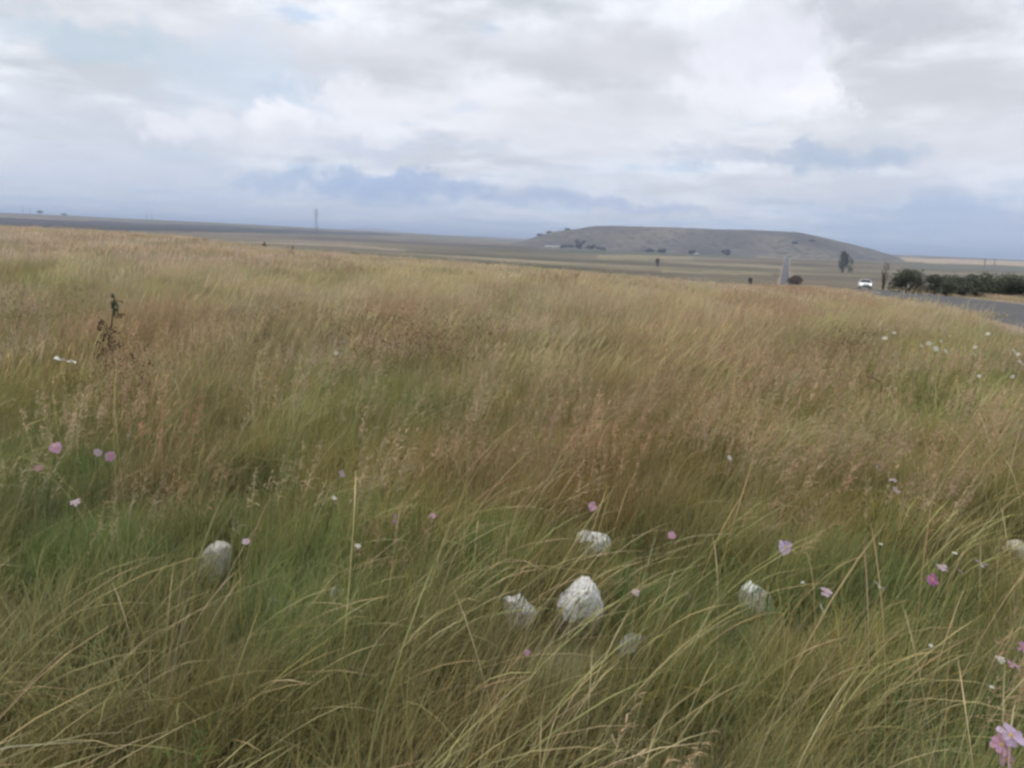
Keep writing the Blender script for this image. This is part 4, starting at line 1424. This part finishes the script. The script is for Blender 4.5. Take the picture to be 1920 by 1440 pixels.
# ------------------------------------------------------------------ farm buildings below the hill
def shed(px, yb, Y, L, D, H, rz, label, wallc=(.46, .44, .40), roofc=(.44, .43, .42)):
    p = at_depth(px, yb, Y); z = surf(p[0], p[1])
    root = empty("farm_shed", (p[0], p[1], z - .3), rz); tag(root, label, "building", "farm buildings below the hill")
    wm = material("whitewash", wallc, .9, .12, .5); rm = material("sheet_roof", roofc, .5, .15, .4, 0, .4); dm = material("shed_door", (.10, .09, .08), .8, .2, 1)
    m = MB(); m.box((0, 0, H / 2), (L, D, H)); m.add([(-L / 2, -D / 2, H), (-L / 2, D / 2, H), (-L / 2, 0, H + D * .22)], [(0, 1, 2)])
    m.add([(L / 2, -D / 2, H), (L / 2, D / 2, H), (L / 2, 0, H + D * .22)], [(0, 2, 1)]); m.build("wall", wm, root)
    m = MB()
    for s in (-1, 1):
        m.add([(-L / 2 - .4, s * (D / 2 + .5), H - .1), (L / 2 + .4, s * (D / 2 + .5), H - .1), (L / 2 + .4, 0, H + D * .22 + .12), (-L / 2 - .4, 0, H + D * .22 + .12)], [(0, 1, 2, 3)])
    m.build("roof", rm, root)
    m = MB(); m.box((L * .2, -D / 2 - .04, H * .4), (H * .7, .12, H * .8)); m.build("door", dm, root)
    for k in (-.3, -.05):
        m = MB(); m.box((L * k, -D / 2 - .04, H * .55), (H * .35, .1, H * .35)); m.build("window", dm, root)


shed(1030, 462, 1850, 20, 8, 3.6, -.5, "long pale roofed shed at the left foot of the hill")
shed(1044, 464, 1830, 14, 8, 4, .3, "shorter white shed right of the long pale one")
shed(1306, 471, 1800, 8, 6, 3.2, .1, "tiny white farmhouse below the middle of the hill")

# ------------------------------------------------------------------ the car
def car():
    Y = 108.0
    cx = float(road_x(Y)) + 1.85
    ang = math.atan2(0.345, 1.0)
    yaw = math.pi / 2 - ang + math.pi           # the nose points back along the road towards the camera
    z = float(road_z(Y)) + 0.06 + (Y - 60) * .00045 + .02
    slope = math.atan((float(road_z(Y - 2)) - float(road_z(Y + 2))) / 4.0)
    root = empty("white_car", (cx, Y, z)); root.rotation_euler = (0, -slope, yaw); root.scale = (.84, .84, .84)
    tag(root, "white car driving towards the viewer on the road, headlights on", "car")
    paint = material("white_car_paint", (.80, .81, .82), .28, .03, 2, 0, .5); glass = material("car_glass", (.025, .03, .035), .08, .05, 2, 0, .6)
    rub = material("tyre_rubber", (.022, .022, .023), .85, .1, 10); rimm = material("alloy_rim", (.45, .46, .47), .35, .1, 5, 0, .5); blk = material("black_trim", (.03, .03, .032), .6, .1, 8)
    lamp = bpy.data.materials.new("headlight_lens"); lamp.use_nodes = True
    bb = lamp.node_tree.nodes["Principled BSDF"]; bb.inputs["Base Color"].default_value = (.85, .86, .88, 1); bb.inputs["Roughness"].default_value = .15
    bb.inputs["Emission Color"].default_value = (1, .96, .88, 1); bb.inputs["Emission Strength"].default_value = 2.2

    def loft(secs, name, mat, parent=root, smooth=True):
        """secs: (x, [(y, z), ...]) closed cross sections along the car"""
        m = MB(); n = len(secs[0][1]); V = [(x, yy, zz) for x, ring in secs for yy, zz in ring]; Fc = []
        for i in range(len(secs) - 1):
            for k in range(n):
                Fc.append((i * n + k, (i + 1) * n + k, (i + 1) * n + (k + 1) % n, i * n + (k + 1) % n))
        Fc.append(tuple(range(n))); Fc.append(tuple((len(secs) - 1) * n + k for k in range(n))[::-1])
        m.add(V, Fc); return m.build(name, mat, parent, smooth)

    def ring(hw, z0, z1, crown=.03, waist=None):
        wz = (z0 + z1) / 2 if waist is None else waist
        return [(-hw * .92, z0), (-hw, z0 + .08), (-hw, wz), (-hw * .95, z1 - .03), (-hw * .8, z1), (0, z1 + crown),
                (hw * .8, z1), (hw * .95, z1 - .03), (hw, wz), (hw, z0 + .08), (hw * .92, z0), (0, z0)]
    loft([(2.12, ring(.62, .34, .58)), (2.05, ring(.78, .25, .70)), (1.9, ring(.86, .22, .78)), (1.5, ring(.89, .2, .86)), (.95, ring(.9, .2, .95)), (-.2, ring(.9, .2, .96)),
          (-1.5, ring(.9, .2, .98)), (-1.95, ring(.86, .24, .96)), (-2.12, ring(.78, .34, .85))], "body", paint)
    loft([(1.0, ring(.80, .90, .95, 0)), (.30, ring(.68, .92, 1.42, .03)), (-.2, ring(.67, .92, 1.47, .03)), (-1.1, ring(.66, .92, 1.45, .03)), (-1.85, ring(.74, .92, 1.0, 0))], "cabin", glass)
    loft([(.30, ring(.63, 1.40, 1.455, .03)), (-.2, ring(.64, 1.44, 1.50, .03)), (-1.1, ring(.62, 1.42, 1.48, .03)), (-1.25, ring(.58, 1.36, 1.42, .02))], "roof", paint)
    for s in (-1, 1):
        m = MB(); m.tube([(1.0, s * .80, .96), (.30, s * .665, 1.44)], [.035, .035], 6); m.build("pillar", paint, root, True)
        m = MB(); m.tube([(-1.85, s * .74, .97), (-1.15, s * .63, 1.44)], [.06, .05], 6); m.build("pillar", paint, root, True)
        m = MB(); m.tube([(-.35, s * .80, .95), (-.38, s * .675, 1.45)], [.04, .04], 6); m.build("pillar", blk, root, True)
        loft([(2.08, [(s * .50, .60), (s * .74, .62), (s * .74, .72), (s * .52, .69)]), (2.0, [(s * .50, .60), (s * .80, .62), (s * .80, .74), (s * .52, .71)])], "headlight", lamp, smooth=False)
        m = MB(); m.tube([(2.09, s * .62, .40), (2.0, s * .62, .40)], [.06, .07], 10); m.build("fog_lamp", lamp, root, True)
        m = MB(); m.box((.72, s * 1.0, .99), (.10, .20, .14)); m.build("mirror", paint, root)
        m = MB(); m.box((-2.06, s * .68, .78), (.10, .2, .18)); m.build("tail_light", material("tail_lens", (.35, .02, .02), .3, .1, 5), root)
        for xx in (1.32, -1.30):
            w = empty("wheel", (xx, s * .80, .31)); w.parent = root
            m = MB(); m.tube([(0, -.10, 0), (0, -.08, 0), (0, .08, 0), (0, .10, 0)], [.27, .31, .31, .27], 18); m.build("tyre", rub, w, True)
            m = MB(); m.tube([(0, -.115, 0), (0, .115, 0)], [.19, .19], 14); m.build("rim", rimm, w)
    m = MB(); m.box((2.10, 0, .53), (.06, .9, .12)); m.build("grille", blk, root)
    m = MB(); m.box((2.12, 0, .33), (.05, 1.0, .10)); m.build("air_intake", blk, root)
    m = MB(); m.box((2.145, 0, .44), (.02, .5, .09)); m.build("number_plate", material("plate_white", (.7, .7, .66), .5, .05, 10), root)


car()

# ------------------------------------------------------------------ haze
def haze():
    m = MB(); m.box((0, 0, 22), (90000, 90000, 200))
    mt = bpy.data.materials.new("haze_air"); mt.use_nodes = True
    t = mt.node_tree; t.nodes.clear(); N = NT(t)
    o = N.n("ShaderNodeOutputMaterial"); v = N.n("ShaderNodeVolumePrincipled")
    v.inputs["Color"].default_value = (.64, .76, 1.0, 1); v.inputs["Density"].default_value = 1.6e-4; v.inputs["Anisotropy"].default_value = .1
    N.link(v.outputs[0], o.inputs["Volume"])
    ob = m.build("haze", mt); tag(ob, kind="stuff")


haze()
